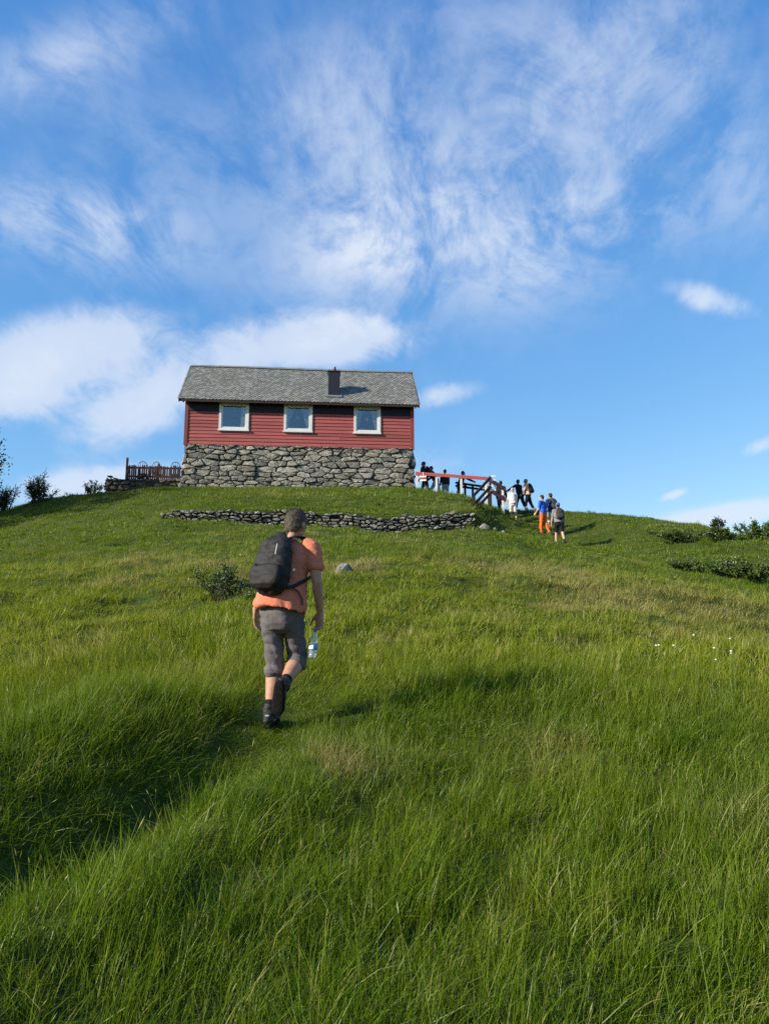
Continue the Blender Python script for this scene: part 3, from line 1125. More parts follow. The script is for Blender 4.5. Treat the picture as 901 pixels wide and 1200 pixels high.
# wall under the picket fence
FA, FB_ = Vector((-13.15, 35.45)), Vector((-9.35, 35.75))
fl = (FB_ - FA).length
fd = (FB_ - FA).normalized()
TERZ = 9.52
M_EARTH = mat('packed_earth', (0.10, 0.085, 0.06), 0.95, 0.25, 5, 0.03, 12)
TW = empty('terrace_wall', (0, 0, 0))
tag(TW, 'dark dry-stone wall carrying the picket fence left of the cabin', 'stone wall')


def tplace(s, t_, d):
    p = FA + fd * s
    n = Vector((fd.y, -fd.x))
    q = p + n * (d - 0.1 * t_)
    return Vector((q.x, q.y, 8.5 + t_))


cells = stone_cells(fl, 1.12, 0.36, 0.19, 1.6, rs)
good = [c for c in cells if sum(p[1] for p in c) / len(c) < 1.02 + 0.06 * math.sin(5 * c[0][0])]
lay_stones(TW, good, tplace, STONE_SHADED, rs, proud=0.09, joint=0.02, back=0.14)


def tplace2(s, t_, d):               # its left end
    n = Vector((fd.y, -fd.x))
    q = FA - n * s - fd * (d - 0.02)
    return Vector((q.x, q.y, 8.4 + t_))


lay_stones(TW, stone_cells(1.2, 1.05, 0.36, 0.19, 1.6, rs), tplace2, STONE_SHADED, rs, proud=0.08, joint=0.02, back=0.14)
m = MB()
n2 = Vector((-fd.y, fd.x))
pa, pb = FA + n2 * 0.11, FB_ + n2 * 0.11
pc, pd = FB_ + n2 * 3.2, FA + n2 * 3.2
vs = [(*p, 8.0) for p in (pa, pb, pc, pd)] + [(*p, TERZ - .06) for p in (pa, pb, pc, pd)]
m.add(vs, [(3, 2, 1, 0), (4, 5, 6, 7), (0, 1, 5, 4), (1, 2, 6, 5), (2, 3, 7, 6), (3, 0, 4, 7)])
o = m.build('terrace', M_EARTH)
tag(o, 'earth terrace behind the picket fence', 'terrace', kind='structure')

# picket fence
M_PICK = mat('shaded_brown_red_paint', (0.030, 0.014, 0.012), 0.75, 0.25, 6)  # brown-red paint, with the shade on the fence darkened into it
PF = empty('picket_fence', (0, 0, 0))
tag(PF, 'dark brownish-red picket fence on the stone wall left of the cabin', 'fence')
f0 = FA + fd * 0.92 + n2 * 0.30
NP = 30
flen = (FB_ - FA).length - 0.98
for i in range(NP):
    p = f0 + fd * (flen * i / (NP - 1))
    h = 0.74 + 0.05 * math.sin(i * 0.9) + rs.uniform(-.04, .04)
    m = MB()
    Mx = Matrix.Translation((p.x, p.y, TERZ - 0.06)) @ Matrix.Rotation(math.atan2(fd.y, fd.x), 4, 'Z') @ Matrix.Rotation(rs.uniform(-.03, .03), 4, 'Y')
    pr = [(-.04, 0), (.04, 0), (.04, h - .06), (0, h), (-.04, h - .06)]
    vs = [Mx @ Vector((a, -0.012, b)) for a, b in pr] + [Mx @ Vector((a, 0.012, b)) for a, b in pr]
    m.add(vs, [(0, 1, 2, 3, 4), (9, 8, 7, 6, 5)] + [(k, 5 + k, 5 + (k + 1) % 5, (k + 1) % 5) for k in range(5)])
    m.build('picket', M_PICK, PF)
for zz_ in (0.2, 0.62):
    m = MB()
    a, b = f0 - fd * 0.1, f0 + fd * (flen + .05)
    off = n2 * 0.035
    m.bar((a.x + off.x, a.y + off.y, TERZ + zz_ - 0.06), (b.x + off.x, b.y + off.y, TERZ + zz_ - 0.06), 0.03, 0.08)
    m.build('rail', M_PICK, PF)
for s, h in ((-0.07, 1.12), (flen * .5, .85), (flen + .02, .85)):
    p = f0 + fd * s + n2 * 0.09
    m = MB()
    m.box(p.x - .045, p.x + .045, p.y - .04, p.y + .04, TERZ - .1, TERZ - .06 + h)
    m.build('post', M_PICK, PF)

# garden chairs with hoop backs behind the fence
M_IRON = mat('dark_wrought_iron', (0.03, 0.028, 0.026), 0.5, 0.1, 5)


def make_chair(loc, rz, label):
    e = empty('garden_chair', loc, rz)
    tag(e, label, 'chair', 'hoop-backed garden chairs')
    m = MB()
    pts = [(0.21 * math.cos(a), 0.20, 0.80 + 0.24 * math.sin(a)) for a in np.linspace(0, math.pi, 13)]
    pts = [(0.20, .2, .44)] + [(0.21, .2, .7)] + pts + [(-.21, .2, .7), (-.20, .2, .44)]
    m.tube(pts, [0.016] * len(pts), lat=(0, 1, 0), n=8)
    m.build('back_hoop', M_IRON, e, smooth=True)
    for x in (-.1, 0, .1):
        m = MB()
        m.tube([(x, .2, .44), (x, .205, 0.80 + math.sqrt(max(0, .24 ** 2 * (1 - (x / .21) ** 2))))], [0.008] * 2, n=6)
        m.build('back_rod', M_IRON, e)
    m = MB()
    m.tube([(0, 0, .43), (0, 0, .45)], [(0.22, 0.22)] * 2, n=20, cap=False)
    m.build('seat', M_IRON, e)
    for sx in (-1, 1):
        for sy in (-1, 1):
            m = MB()
            m.tube([(.16 * sx, .16 * sy, .44), (.2 * sx, .2 * sy, 0.012)], [0.012] * 2, n=8)
            m.build('leg', M_IRON, e)
    return e


for i, (x, lb) in enumerate([(-11.75, 'hoop-backed garden chair behind the fence, farthest from the cabin'),
                             (-11.05, 'hoop-backed garden chair behind the fence, middle of three'),
                             (-10.2, 'hoop-backed garden chair behind the fence, nearest the cabin')]):
    make_chair((x, 36.55 + 0.05 * i, TERZ - 0.06), (0.1, -0.2, 0.15)[i] + math.pi, lb)

# ------------------------------------------------------------------ railings by the cabin
M_RAIL = mat('red_rail_paint', (0.26, 0.042, 0.038), 0.6, 0.12, 5)
M_POST = mat('white_post_paint', (0.66, 0.64, 0.58), 0.6, 0.12, 6)
M_BROWN = mat('weathered_brown_wood', (0.028, 0.017, 0.013), 0.85, 0.3, 8)
RL = empty('terrace_railing', (0, 0, 0))
tag(RL, 'red top rail on white posts running from the cabin corner', 'railing')
A3, B3 = Vector((1.44, 34.85, 9.56)), Vector((4.74, 33.95, 9.10))
for k in (0.02, 0.29, 0.625, 0.955):
    p = A3.lerp(B3, k)
    m = MB()
    m.box(p.x - .045, p.x + .045, p.y + .02, p.y + .11, gz_(p.x, p.y) - .15, p.z + 0.03)
    m.build('post', M_POST, RL)
m = MB()
m.bar(A3, B3, 0.035, 0.12)
m.build('top_rail', M_RAIL, RL)
m = MB()
m.bar(A3 + Vector((0, .07, .08)), B3 + Vector((0, .07, .08)), 0.13, 0.03)
m.build('cap_rail', M_RAIL, RL)
SG = empty('warning_board', (1.78, 34.72, 9.30), math.atan2(-.9, 3.3))
tag(SG, 'small white board with a red stripe under the rail by the cabin', 'sign')
m = MB()
m.box(-.15, .15, -.012, .012, -.12, .12)
m.build('panel', M_POST, SG)
m = MB()
m.box(-.15, .15, -.016, -.0125, -.05, .05)
m.build('stripe', M_RAIL, SG)
m = MB()
m.bar((0, .03, -.1), (0, .03, .3), .03, .03, up=(0, 1, 0))
m.build('bracket', M_POST, SG)

BR = empty('back_railing', (0, 0, 0))
tag(BR, 'shaded dark railing along the far side of the terrace', 'railing')
A4, B4 = Vector((3.55, 37.6, 9.72)), Vector((5.1, 36.2, 9.18))
for k in (0.28, 0.5, 0.95):
    p = A4.lerp(B4, k)
    m = MB()
    m.box(p.x - .05, p.x + .05, p.y + .01, p.y + .10, gz_(p.x, p.y) - .15, p.z)
    m.build('post', M_BROWN, BR)
for dz_ in (0.0, -0.16):
    m = MB()
    m.bar(A4 + Vector((0, 0, dz_)), B4 + Vector((0, 0, dz_)), 0.035, 0.11)
    m.build('rail', M_BROWN, BR)

SR = empty('side_railing', (0, 0, 0))
tag(SR, 'short two-board red railing at the top of the wooden steps', 'railing')
A5, B5 = Vector((4.82, 33.95, 9.10)), Vector((5.62, 35.0, 8.95))
for dz_ in (-0.08, -0.56):
    m = MB()
    m.bar(A5 + Vector((0, 0, dz_)), B5 + Vector((0, 0, dz_ - .05)), 0.04, 0.19)
    m.build('board', M_RAIL, SR)
for k in (0.06, 0.94):
    p = A5.lerp(B5, k)
    m = MB()
    m.box(p.x - .13, p.x - .04, p.y + .01, p.y + .09, gz_(p.x, p.y) - .15, p.z + 0.02)
    m.build('post', M_POST, SR)

ST = empty('stair_rail', (0, 0, 0))
tag(ST, 'sloping brown stair railing with white striped ends beside the lawn', 'railing')
lo, hi = Vector((3.78, 31.9, 7.62)), Vector((4.72, 33.2, 8.72))
for dz_ in (0.42, 0.02, -0.26):
    m = MB()
    d_ = (hi - lo) * (0.04 if dz_ < -.2 else 0)
    m.bar(lo + Vector((0, 0, dz_ - .1)) + d_, hi + Vector((0, 0, dz_ - .1)), 0.05, 0.12)
    m.build('rail', M_BROWN, ST)
for q, zo in ((lo + Vector((.03, .06, 0)), .35), (hi + Vector((-.04, .01, 0)), .42)):
    m = MB()
    m.box(q.x - .045, q.x + .045, q.y + .03, q.y + .12, gz_(q.x, q.y) - .2, q.z + zo - 0.05)
    m.build('post', M_BROWN, ST)
for dz_ in (0.37, 0.22, -0.06, -0.24):
    m = MB()
    q = hi + Vector((0.05, -.02, dz_ - .06))
    m.box(q.x - .10, q.x + .12, q.y - .09, q.y - .03, q.z - .045, q.z + .045)
    m.build('end_block', M_POST, ST)

# ------------------------------------------------------------------ people
V = Vector


def lerp_path(a, b, ks):
    return [a.lerp(b, k) for k in ks]


def fk(lean=6, hip=(10, -10), knee=(8, 12), arm=((5, 6, 15), (5, 6, 15)), head=(0, 0), stance=0.0, twist=0):
    """joint positions for a figure of 1.75 m facing +Y; index 0 = left, 1 = right"""
    J = {}
    le = R(lean)
    up = V((0, math.sin(le), math.cos(le)))
    pel = V((0, 0, 0.93))
    J['pel'], J['che'], J['nck'] = pel, pel + up * 0.36, pel + up * 0.555
    hp = R(lean * 0.5 + head[1])
    J['hd'] = J['nck'] + V((0, math.sin(hp), math.cos(hp))) * 0.155
    tw = R(twist)
    J['latp'] = V((1, 0, 0))
    J['lats'] = V((math.cos(tw), math.sin(tw), 0))
    hy = R(head[0])
    J['hfwd'] = V((-math.sin(hy) * math.cos(R(head[1])), math.cos(hy) * math.cos(R(head[1])), -math.sin(R(head[1] * 1.0))))
    fw = up.cross(V((1, 0, 0)))
    for i, s in ((0, -1), (1, 1)):
        h = pel + V((s * 0.09, 0, -0.03))
        a, k = R(hip[i]), R(knee[i])
        ax = s * (0.02 + stance)
        kn = h + V((ax, math.sin(a), -math.cos(a))).normalized() * 0.42
        b = a - k
        an = kn + V((ax * .6, math.sin(b), -math.cos(b))).normalized() * 0.41
        J['hip%d' % i], J['kne%d' % i], J['ank%d' % i] = h, kn, an
        fp = min(0, b + R(12)) * 0.9
        J['toe%d' % i] = V((s * 0.12, math.cos(fp), math.sin(fp))).normalized()
        sh = J['nck'] - up * 0.06 + J['lats'] * (s * 0.178)
        fl, ab, eb = (R(q) for q in arm[i])
        d1 = V((s * math.sin(ab), math.sin(fl) * math.cos(ab), -math.cos(fl) * math.cos(ab)))
        el = sh + d1 * 0.29
        f2 = fl + eb
        d2 = V((s * math.sin(ab) * 0.5, math.sin(f2), -math.cos(f2))).normalized()
        wr = el + d2 * 0.25
        J['sho%d' % i], J['elb%d' % i], J['wri%d' % i], J['hnd%d' % i] = sh, el, wr, d2
    low = min(J['ank0'].z - 0.08 + min(0, J['toe0'].z * .2), J['ank1'].z - 0.08 + min(0, J['toe1'].z * .2))
    for k in list(J):
        if k[:3] in ('pel', 'che', 'nck', 'hip', 'kne', 'ank', 'sho', 'elb', 'wri') or k == 'hd':
            J[k] = J[k] - V((0, 0, low))
    return J


def torso_tube(mb, J, infl=0.0, lo=-0.10, hem=None, neck=True, shirt=False):
    pel, che, nck, hd = J['pel'], J['che'], J['nck'], J['hd']
    u = (che - pel).normalized()
    lp, ls = J['latp'], J['lats']
    rings = [(pel + u * lo, .145, .108, lp), (pel, .168, .118, lp), (pel.lerp(che, .5), .15, .104, (lp + ls) / 2), (che, .168, .116, ls), (che.lerp(nck, .55), .172, .104, ls),
             (che.lerp(nck, .86), .125, .080, ls), (nck + (nck - che) * .06, .066, .064, ls)]
    if neck:
        rings += [(nck.lerp(hd, .45), .054, .058, ls), (nck.lerp(hd, .8), .052, .056, ls)]
    if shirt:
        rings[0] = (pel + u * hem, .185, .135, lp)
        rings[1] = (pel + u * max(0.02, hem + .05), .183, .133, lp)
        rings[2] = (rings[2][0], .172, .125, rings[2][3])
    mb.tube([r[0] for r in rings], [(r[1] + infl, r[2] + infl) for r in rings], [r[3] for r in rings], n=22, cap=not shirt)


def leg_pts(J, i, frac=2.0):
    h, k, a = J['hip%d' % i], J['kne%d' % i], J['ank%d' % i]
    back = (a - h).cross(J['latp']).normalized() * -0.012
    P = [(h + V((0, 0, .05)), .088), (h.lerp(k, .25), .084), (h.lerp(k, .6), .070), (k, .056), (k.lerp(a, .12), .054), (k.lerp(a, .32) + back, .057), (k.lerp(a, .6) + back * .5, .046), (k.lerp(a, .88), .036), (a, .036)]
    fr = [0, .25, .6, 1.0, 1.12, 1.32, 1.6, 1.88, 2.0]
    return [(p, r) for (p, r), f in zip(P, fr) if f <= frac + 1e-6], fr, P


def arm_pts(J, i):
    s, e, w_ = J['sho%d' % i], J['elb%d' % i], J['wri%d' % i]
    return [(s.lerp(J['nck'], .25), .055), (s, .056), (s.lerp(e, .35), .049), (s.lerp(e, .75), .043), (e, .039), (e.lerp(w_, .25), .041), (e.lerp(w_, .65), .033), (w_, .026)], [-.2, 0, .35, .75, 1.0, 1.25, 1.65, 2.0]


def hand(mb, W_, d, ts, pn, side, curl=28, size=1.0):
    """palm, four unequal bent fingers and a thumb on the side of the palm; ts = thumb side, pn = palm normal"""
    d = d.normalized()
    ts = (ts - d * ts.dot(d)).normalized()
    pn = d.cross(ts) if pn is None else (pn - d * pn.dot(d) - ts * pn.dot(ts)).normalized()
    k = size
    mb.tube([W_ - d * .02, W_ + d * .02 * k, W_ + d * .055 * k, W_ + d * .085 * k], [(.026 * k, .020 * k), (.034 * k, .018 * k), (.041 * k, .016 * k), (.040 * k, .013 * k)], ts, n=12)
    for q, L in enumerate((.070, .079, .073, .058)):
        off = (.030 - .020 * q) * k
        p = W_ + d * (.080 * k) + ts * off
        pts, a = [p], 6.0 + 2 * q
        for sl in (.45, .32, .23):
            dd = d * math.cos(R(a)) + pn * math.sin(R(a)) + ts * (off * .8)
            pts.append(pts[-1] + dd.normalized() * (L * sl * k))
            a += curl
        mb.tube(pts, [.0092 * k, .0088 * k, .0080 * k, .0070 * k], ts, n=8)
    b = W_ + d * .026 * k + ts * .028 * k
    m1 = b + (d * .62 + ts * .66 + pn * .25).normalized() * .036 * k
    m2 = m1 + (d * .86 + ts * .2 + pn * .35).normalized() * .030 * k
    m3 = m2 + (d * .88 + pn * .40).normalized() * .022 * k
    mb.tube([b - d * .012, m1, m2, m3], [.013 * k, .0112 * k, .0098 * k, .0085 * k], pn, n=8)


def head_shapes(mb, J, k=1.0):
    c, f = J['hd'], J['hfwd'].normalized()
    up = (c - J['nck']).normalized()
    rt = f.cross(up).normalized()
    up = rt.cross(f).normalized()
    M3 = Matrix((rt, f, up)).transposed()
    mb.ball(c + up * .012, (.074 * k, .094 * k, .104 * k), 18, 12, M3)
    mb.ball(c + f * .022 - up * .055, (.054 * k, .066 * k, .062 * k), 14, 10, M3)
    mb.ball(c + f * .095 * k - up * .018, (.013, .020, .024), 8, 6, M3)
    mb.ball(c + f * .083 * k - up * .060, (.026, .012, .009), 8, 6, M3)
    mb.ball(c + f * .078 * k + up * .022, (.045, .016, .012), 8, 6, M3)
    for s in (-1, 1):
        mb.ball(c + rt * (s * .078 * k) - f * .006 - up * .010, (.012, .022, .034), 8, 6, M3)
    return M3, f, up, rt


def shoe(mb, sole, an, f, lat):
    f = f.normalized()
    u = lat.cross(f)
    u = (u if u.z > -0.2 else -u).normalized()
    lt = f.cross(u).normalized()
    b = an - u * .045
    pos = [(-.075, .026, .030, .004), (-.045, .038, .046, .008), (0, .042, .050, .012), (.05, .043, .046, .006), (.10, .048, .036, -.004), (.15, .048, .029, -.010), (.185, .034, .021, -.016)]
    mb.tube([b + f * p + u * z_ for p, _, _, z_ in pos], [(a, h) for _, a, h, _ in pos], lt, n=14)
    mb.tube([an - u * .02, an + u * .03, an + u * .06], [.046, .045, .043], lt, n=14)
    pos = [(-.082, .026), (-.05, .040), (.02, .044), (.09, .050), (.15, .049), (.19, .032)]
    sole.tube([b + f * p - u * .036 for p, _ in pos], [(a, .014) for _, a in pos], lt, n=14, p=3)


def sub_tube(mb, pts, fr, upto, infl, lat, n=14, flare=0.0, frm=-9):
    """part of a limb up to a fraction, inflated"""
    P = [p for p, _ in pts]
    Rr = [r for _, r in pts]
    out = []
    for (p, r), f in zip(pts, fr):
        if frm <= f < upto - .04:
            out.append((p, r + infl))
    x = np.interp(upto, fr, range(len(fr)))
    i = int(min(x, len(fr) - 2))
    k = x - i
    out.append((P[i].lerp(P[i + 1], k), Rr[i] + (Rr[i + 1] - Rr[i]) * k + infl + flare))
    mb.tube([p for p, _ in out], [r for _, r in out], lat, n=n)


M_SKIN = mat('skin', (0.36, 0.19, 0.12), 0.55, 0.16, 25, 0.0, 30, 0.35)
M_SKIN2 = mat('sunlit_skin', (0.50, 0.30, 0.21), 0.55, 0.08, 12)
M_EYE = mat('eye', (0.02, 0.015, 0.012), 0.2, 0.02, 5)


def cloth(name, c, var=0.10, bump=0.006):
    return mat('cloth_' + name, c, 0.92, var, 14, bump, 45, 0.12)


def wrinkles(amp, fq, seed=0.0):
    def f(c):
        return amp * (mnoise.noise(V((c.x * fq, c.y * fq, c.z * fq * 1.7 + seed))) + 0.5 * mnoise.noise(V((c.x * fq * 2.3 + seed, c.y * fq * 2.3, c.z * fq * 3))))
    return f


def small_person(loc, facing, J, label, shirt, trousers, legs=2.0, sleeve=0.45, hair=(0.03, 0.02, 0.015), shoes=(0.03, 0.03, 0.03), height=1.75, hat=None, pack=None, pack_label=None, seed=0, skin=M_SKIN):
    vx = 0.013
    e = empty('person', loc, facing)
    e.scale = (height / 1.75,) * 3
    tag(e, label, 'person', 'hikers gathered near the cabin')
    mb, ex = MB(), MB()
    torso_tube(mb, J)
    for i in (0, 1):
        P, fr, _ = leg_pts(J, i)
        mb.tube([p for p, _ in P], [r for _, r in P], J['latp'], n=14)
        P, fr = arm_pts(J, i)
        mb.tube([p for p, _ in P], [r for _, r in P], J['lats'], n=12)
        s = -1 if i == 0 else 1
        hand(ex, J['wri%d' % i], J['hnd%d' % i], V((0, 1, 0)) if abs(J['hnd%d' % i].y) < .8 else V((0, 0, 1)), V((-s, 0, 0)), s)
        f = J['toe%d' % i]
        mb.tube([J['ank%d' % i] - V((0, 0, .04)), J['ank%d' % i] - V((0, 0, .045)) + f * .12], [.034, .028], J['latp'], n=10)
    M3, f, up, rt = head_shapes(mb, J)
    for s in (-1, 1):
        ex.ball(J['hd'] + f * .086 + rt * (s * .030) + up * .006, .010, 8, 6, mi=1)
    body = remeshed('body', mb, vx, [skin, M_EYE], e, smooth=3, extra=ex)
    hb = MB()
    hb.ball(J['hd'] + up * .024 - f * .016, (.083, .101, .106), 16, 10, M3)
    hb.ball(J['hd'] - up * .025 - f * .040, (.070, .060, .07), 12, 8, M3)
    hm = remeshed('hair', hb, vx, mat('hair_%d' % seed, hair, 0.8, 0.2, 30, 0.01, 60), e, smooth=2, wrinkle=wrinkles(.008, 30, seed))
    if hat:
        h2 = MB()
        h2.ball(J['hd'] + up * .045 - f * .008, (.092, .112, .095), 16, 10, M3)
        h2.tube([J['hd'] + up * .055 + f * .07, J['hd'] + up * .048 + f * .155], [(.075, .012), (.05, .008)], rt, n=12)
        remeshed('cap', h2, .010, cloth('cap_%d' % seed, hat), e, smooth=2)
    sb = MB()
    torso_tube(sb, J, 0.016, hem=-0.02, neck=False, shirt=True)
    for i in (0, 1):
        P, fr = arm_pts(J, i)
        sub_tube(sb, P, fr, 2 * sleeve if sleeve < 1 else 1.95, 0.016, J['lats'], flare=.006)
    remeshed('shirt', sb, vx, cloth('shirt_%d' % seed, shirt), e, smooth=3, wrinkle=wrinkles(.012, 7, seed))
    tb = MB()
    pel, u = J['pel'], (J['che'] - J['pel']).normalized()
    tb.tube([pel - V((0, 0, .10)), pel - V((0, 0, .03)), pel + u * .10], [(.165, .125), (.176, .128), (.160, .118)], J['latp'], n=20)
    for i in (0, 1):
        P, fr, _ = leg_pts(J, i)
        sub_tube(tb, P, fr, legs, 0.017, J['latp'], flare=.008)
    remeshed('trousers', tb, vx, cloth('trousers_%d' % seed, trousers), e, smooth=3, wrinkle=wrinkles(.012, 8, seed + 4))
    for i in (0, 1):
        m1, m2 = MB(), MB()
        shoe(m1, m2, J['ank%d' % i], J['toe%d' % i], J['latp'])
        so = remeshed('shoe', m1, .012, mat('shoe_%d' % seed, shoes, 0.7, 0.15, 12), e, smooth=2)
        m2.build('sole', mat('rubber_sole', (0.03, 0.03, 0.03), 0.8), so)
    if pack:
        pk = empty('backpack', loc, facing)
        pk.scale = e.scale
        tag(pk, pack_label, 'backpack', 'backpacks of the hikers near the cabin')
        make_pack(pk, J, cloth('pack_%d' % seed, pack, .15), small=True)
    return e


def make_pack(pk, J, mt, small=False, piping=None):
    che, nck, pel = J['che'], J['nck'], J['pel']
    u = (nck - pel).normalized()
    ls = J['lats'].normalized()
    bk = -(u.cross(ls)).normalized()
    if bk.dot(J['hfwd']) > 0:
        bk = -bk
    base = pel.lerp(nck, 0.16)
    H = 0.47

    def Q(l, b, h):
        return base + ls * l + bk * (0.115 + b) + u * (h * H)
    m = MB()
    prof = [(0, .11, .055, .085), (.05, .145, .080, .092), (.25, .160, .100, .098), (.5, .157, .098, .096), (.72, .148, .085, .084), (.88, .115, .062, .066), (.98, .07, .036, .045), (1.03, .035, .018, .030)]
    m.tube([Q(0, b, h) for h, _, _, b in prof], [(a, d) for _, a, d, _ in prof], ls, n=24, p=2.35)
    body = remeshed('pack_body', m, .008 if small else .006, mt, pk, smooth=3, wrinkle=wrinkles(.012, 10, 2))
    m = MB()
    prof = [(.03, .10, .03, .165), (.07, .125, .042, .172), (.22, .135, .046, .178), (.36, .128, .036, .172), (.43, .10, .02, .163)]
    m.tube([Q(0, b, h) for h, _, _, b in prof], [(a, d) for _, a, d, _ in prof], ls, n=20, p=2.8)
    remeshed('front_pocket', m, .008 if small else .006, mt, pk, smooth=3, wrinkle=wrinkles(.005, 11, 7))
    for s in (-1, 1):
        m = MB()
        pts = [Q(s * .055, .03, .93), Q(s * .085, -.03, 1.03), Q(s * .11, -.10, 1.055), Q(s * .13, -.185, .98), Q(s * .145, -.245, .80), Q(s * .16, -.25, .60), Q(s * .185, -.20, .42), Q(s * .195, -.10, .28), Q(s * .165, .0, .13), Q(s * .14, .06, .06)]
        m.tube(pts, [(.030, .008)] * 5 + [(.024, .007)] + [(.014, .005)] * 4, [ls] * 4 + [ls] * 2 + [u] * 4, n=10)
        m.build('strap', mt, pk, smooth=True)
    m = MB()
    m.tube([Q(-.03, .03, .99), Q(-.02, .025, 1.08), Q(.02, .025, 1.08), Q(.03, .03, .99)], [.007] * 4, bk, n=8)
    m.build('grab_loop', mt, pk, smooth=True)
    if piping:
        zm = mat('black_zip', (0.006, 0.006, 0.006), 0.5)
        m = MB()
        pts = [Q(.138 * math.cos(a), .168 + .018 * math.sin(a), .365 + .055 * math.sin(a)) for a in np.linspace(0.1, math.pi - .1, 12)]
        m.tube(pts, [.006] * 12, bk, n=8)
        m.build('zip', zm, pk, smooth=True)
        m = MB()
        m.tube([Q(.075, .190, .56), Q(.070, .180, .66), Q(.060, .163, .76)], [.004] * 3, bk, n=6)
        m.build('piping', piping, pk)
        m = MB()
        m.tube([Q(.166, .03, .40), Q(.166, .05, .36)], [(.010, .003)] * 2, u, n=6)
        m.build('logo_tab', piping, pk)
        m = MB()
        m.tube([Q(-.075, .212, .40), Q(-.078, .220, .36)], [.005] * 2, bk, n=6)
        m.build('zip_pull', zm, pk)
        m = MB()
        m.tube([Q(.155, .02, .10), Q(.19, -.03, .05), Q(.215, -.06, -.06), Q(.225, -.06, -.17)], [(.011, .003)] * 4, bk, n=6)
        m.build('strap_end', mt, pk)


# ---- the hiker in front
MANP = V((-0.885, 6.12, gz_(-0.885, 6.12) + 0.02))
J = {}
a1, a2 = R(25), R(12)
J['latp'] = V((math.cos(a2), -math.sin(a2), 0))
J['lats'] = V((math.cos(a1), -math.sin(a1), 0))
J['pel'], J['che'], J['nck'], J['hd'] = V((.070, 0, .925)), V((.090, .05, 1.275)), V((.124, .10, 1.475)), V((.158, .15, 1.625))
hy = R(32)
J['hfwd'] = V((math.sin(hy) * .96, math.cos(hy) * .96, -.26))
J['hip0'], J['hip1'] = J['pel'] - J['latp'] * .088 + V((0, 0, -.03)), J['pel'] + J['latp'] * .088 + V((0, 0, -.03))
J['kne0'], J['ank0'] = V((.020, .085, .495)), V((-.005, .01, .115))
J['kne1'], J['ank1'] = V((.190, .14, .535)), V((.118, -.19, .335))
J['toe0'], J['toe1'] = V((.12, 1, .12)).normalized(), V((-.10, .42, -.9)).normalized()
J['sho0'], J['sho1'] = V((-.030, .175, 1.415)), V((.300, .02, 1.415))
J['elb0'], J['wri0'] = V((-.085, .15, 1.15)), V((-.165, .20, .925))
J['elb1'], J['wri1'] = V((.352, -.03, 1.135)), V((.372, .06, .900))
J['hnd0'], J['hnd1'] = V((.02, .25, -.97)).normalized(), V((-.06, .10, -.99)).normalized()
MAN = empty('person', MANP)
tag(MAN, 'man in coral shirt and grey knee-length trousers walking uphill, seen from behind', 'person')
mb = MB()
torso_tube(mb, J, -0.016)
for i in (0, 1):
    P, fr, _ = leg_pts(J, i)
    mb.tube([p for p, _ in P], [r * (0.66 if q < 3 else 1) * (1.16 if 3 < q < 7 else 1.0) for q, (_, r) in enumerate(P)], J['latp'], n=18)
    P, fr = arm_pts(J, i)
    mb.tube([p for p, _ in P], [r * 1.05 for _, r in P], J['lats'], n=16)
    mb.tube([J['ank%d' % i], J['ank%d' % i] + J['toe%d' % i] * .10 - V((0, 0, .03))], [.034, .028], J['latp'], n=10)
hand(mb, J['wri0'], J['hnd0'], V((.25, .97, 0)), V((1, -.25, 0)), -1, curl=20, size=1.15)
hand(mb, J['wri1'], J['hnd1'], V((-.75, .65, 0)), V((-.7, -.7, 0)), 1, curl=52, size=1.12)
M3, hf, hu, hr = head_shapes(mb, J, 1.03)
ex = MB()
for s in (-1, 1):
    ex.ball(J['hd'] + hf * .088 + hr * (s * .031) + hu * .006, .011, 10, 8, mi=1)
remeshed('body', mb, .0055, [M_SKIN, M_EYE], MAN, smooth=4, extra=ex)
# shirt
sm = MB()
pel, che, nck = J['pel'], J['che'], J['nck']
rings = [(pel + V((-.012, -.01, .03)), .196, .156, J['latp']), (pel + V((-.010, -.01, -.008)), .212, .172, J['latp']), (pel + V((-.008, -.008, .05)), .208, .166, J['latp']), (pel.lerp(che, .5), .190, .142, (J['latp'] + J['lats']) / 2),
         (che, .193, .138, J['lats']), (che.lerp(nck, .5), .192, .122, J['lats']), (che.lerp(nck, .82), .145, .094, J['lats']), (nck - V((0, 0, .006)), .082, .080, J['lats']), (nck + V((.006, .005, .014)), .072, .070, J['lats'])]
sm.tube([r[0] for r in rings], [(r[1], r[2]) for r in rings], [r[3] for r in rings], n=30, cap=False)
for i in (0, 1):
    P, fr = arm_pts(J, i)
    sub_tube(sm, P, fr, 0.60, 0.015, J['lats'], n=18, flare=.008)


def fold(c):
    k = 0.5 + 0.5 * math.sin(c.z * 24 + c.x * 11 + 3 * mnoise.noise(V((c.x * 5, c.y * 5, c.z * 3))))
    return 0.016 * mnoise.noise(V((c.x * 8 + c.z * 5, c.y * 8, c.z * 9))) + 0.009 * abs(mnoise.noise(V((c.x * 13, c.y * 13, c.z * 22 + c.x * 14)))) + 0.012 * k * mnoise.noise(V((c.x * 3, c.y * 3, c.z * 3 + 5))) + 0.004 * math.sin((c.x * .8 + c.y) * 60 + 4 * c.z) * max(0, 1 - (c.z - .93) / .3)


M_CORAL = cloth('coral', (0.54, 0.175, 0.105), 0.10, 0.004)
remeshed('shirt', sm, .0065, M_CORAL, MAN, smooth=3, wrinkle=fold)
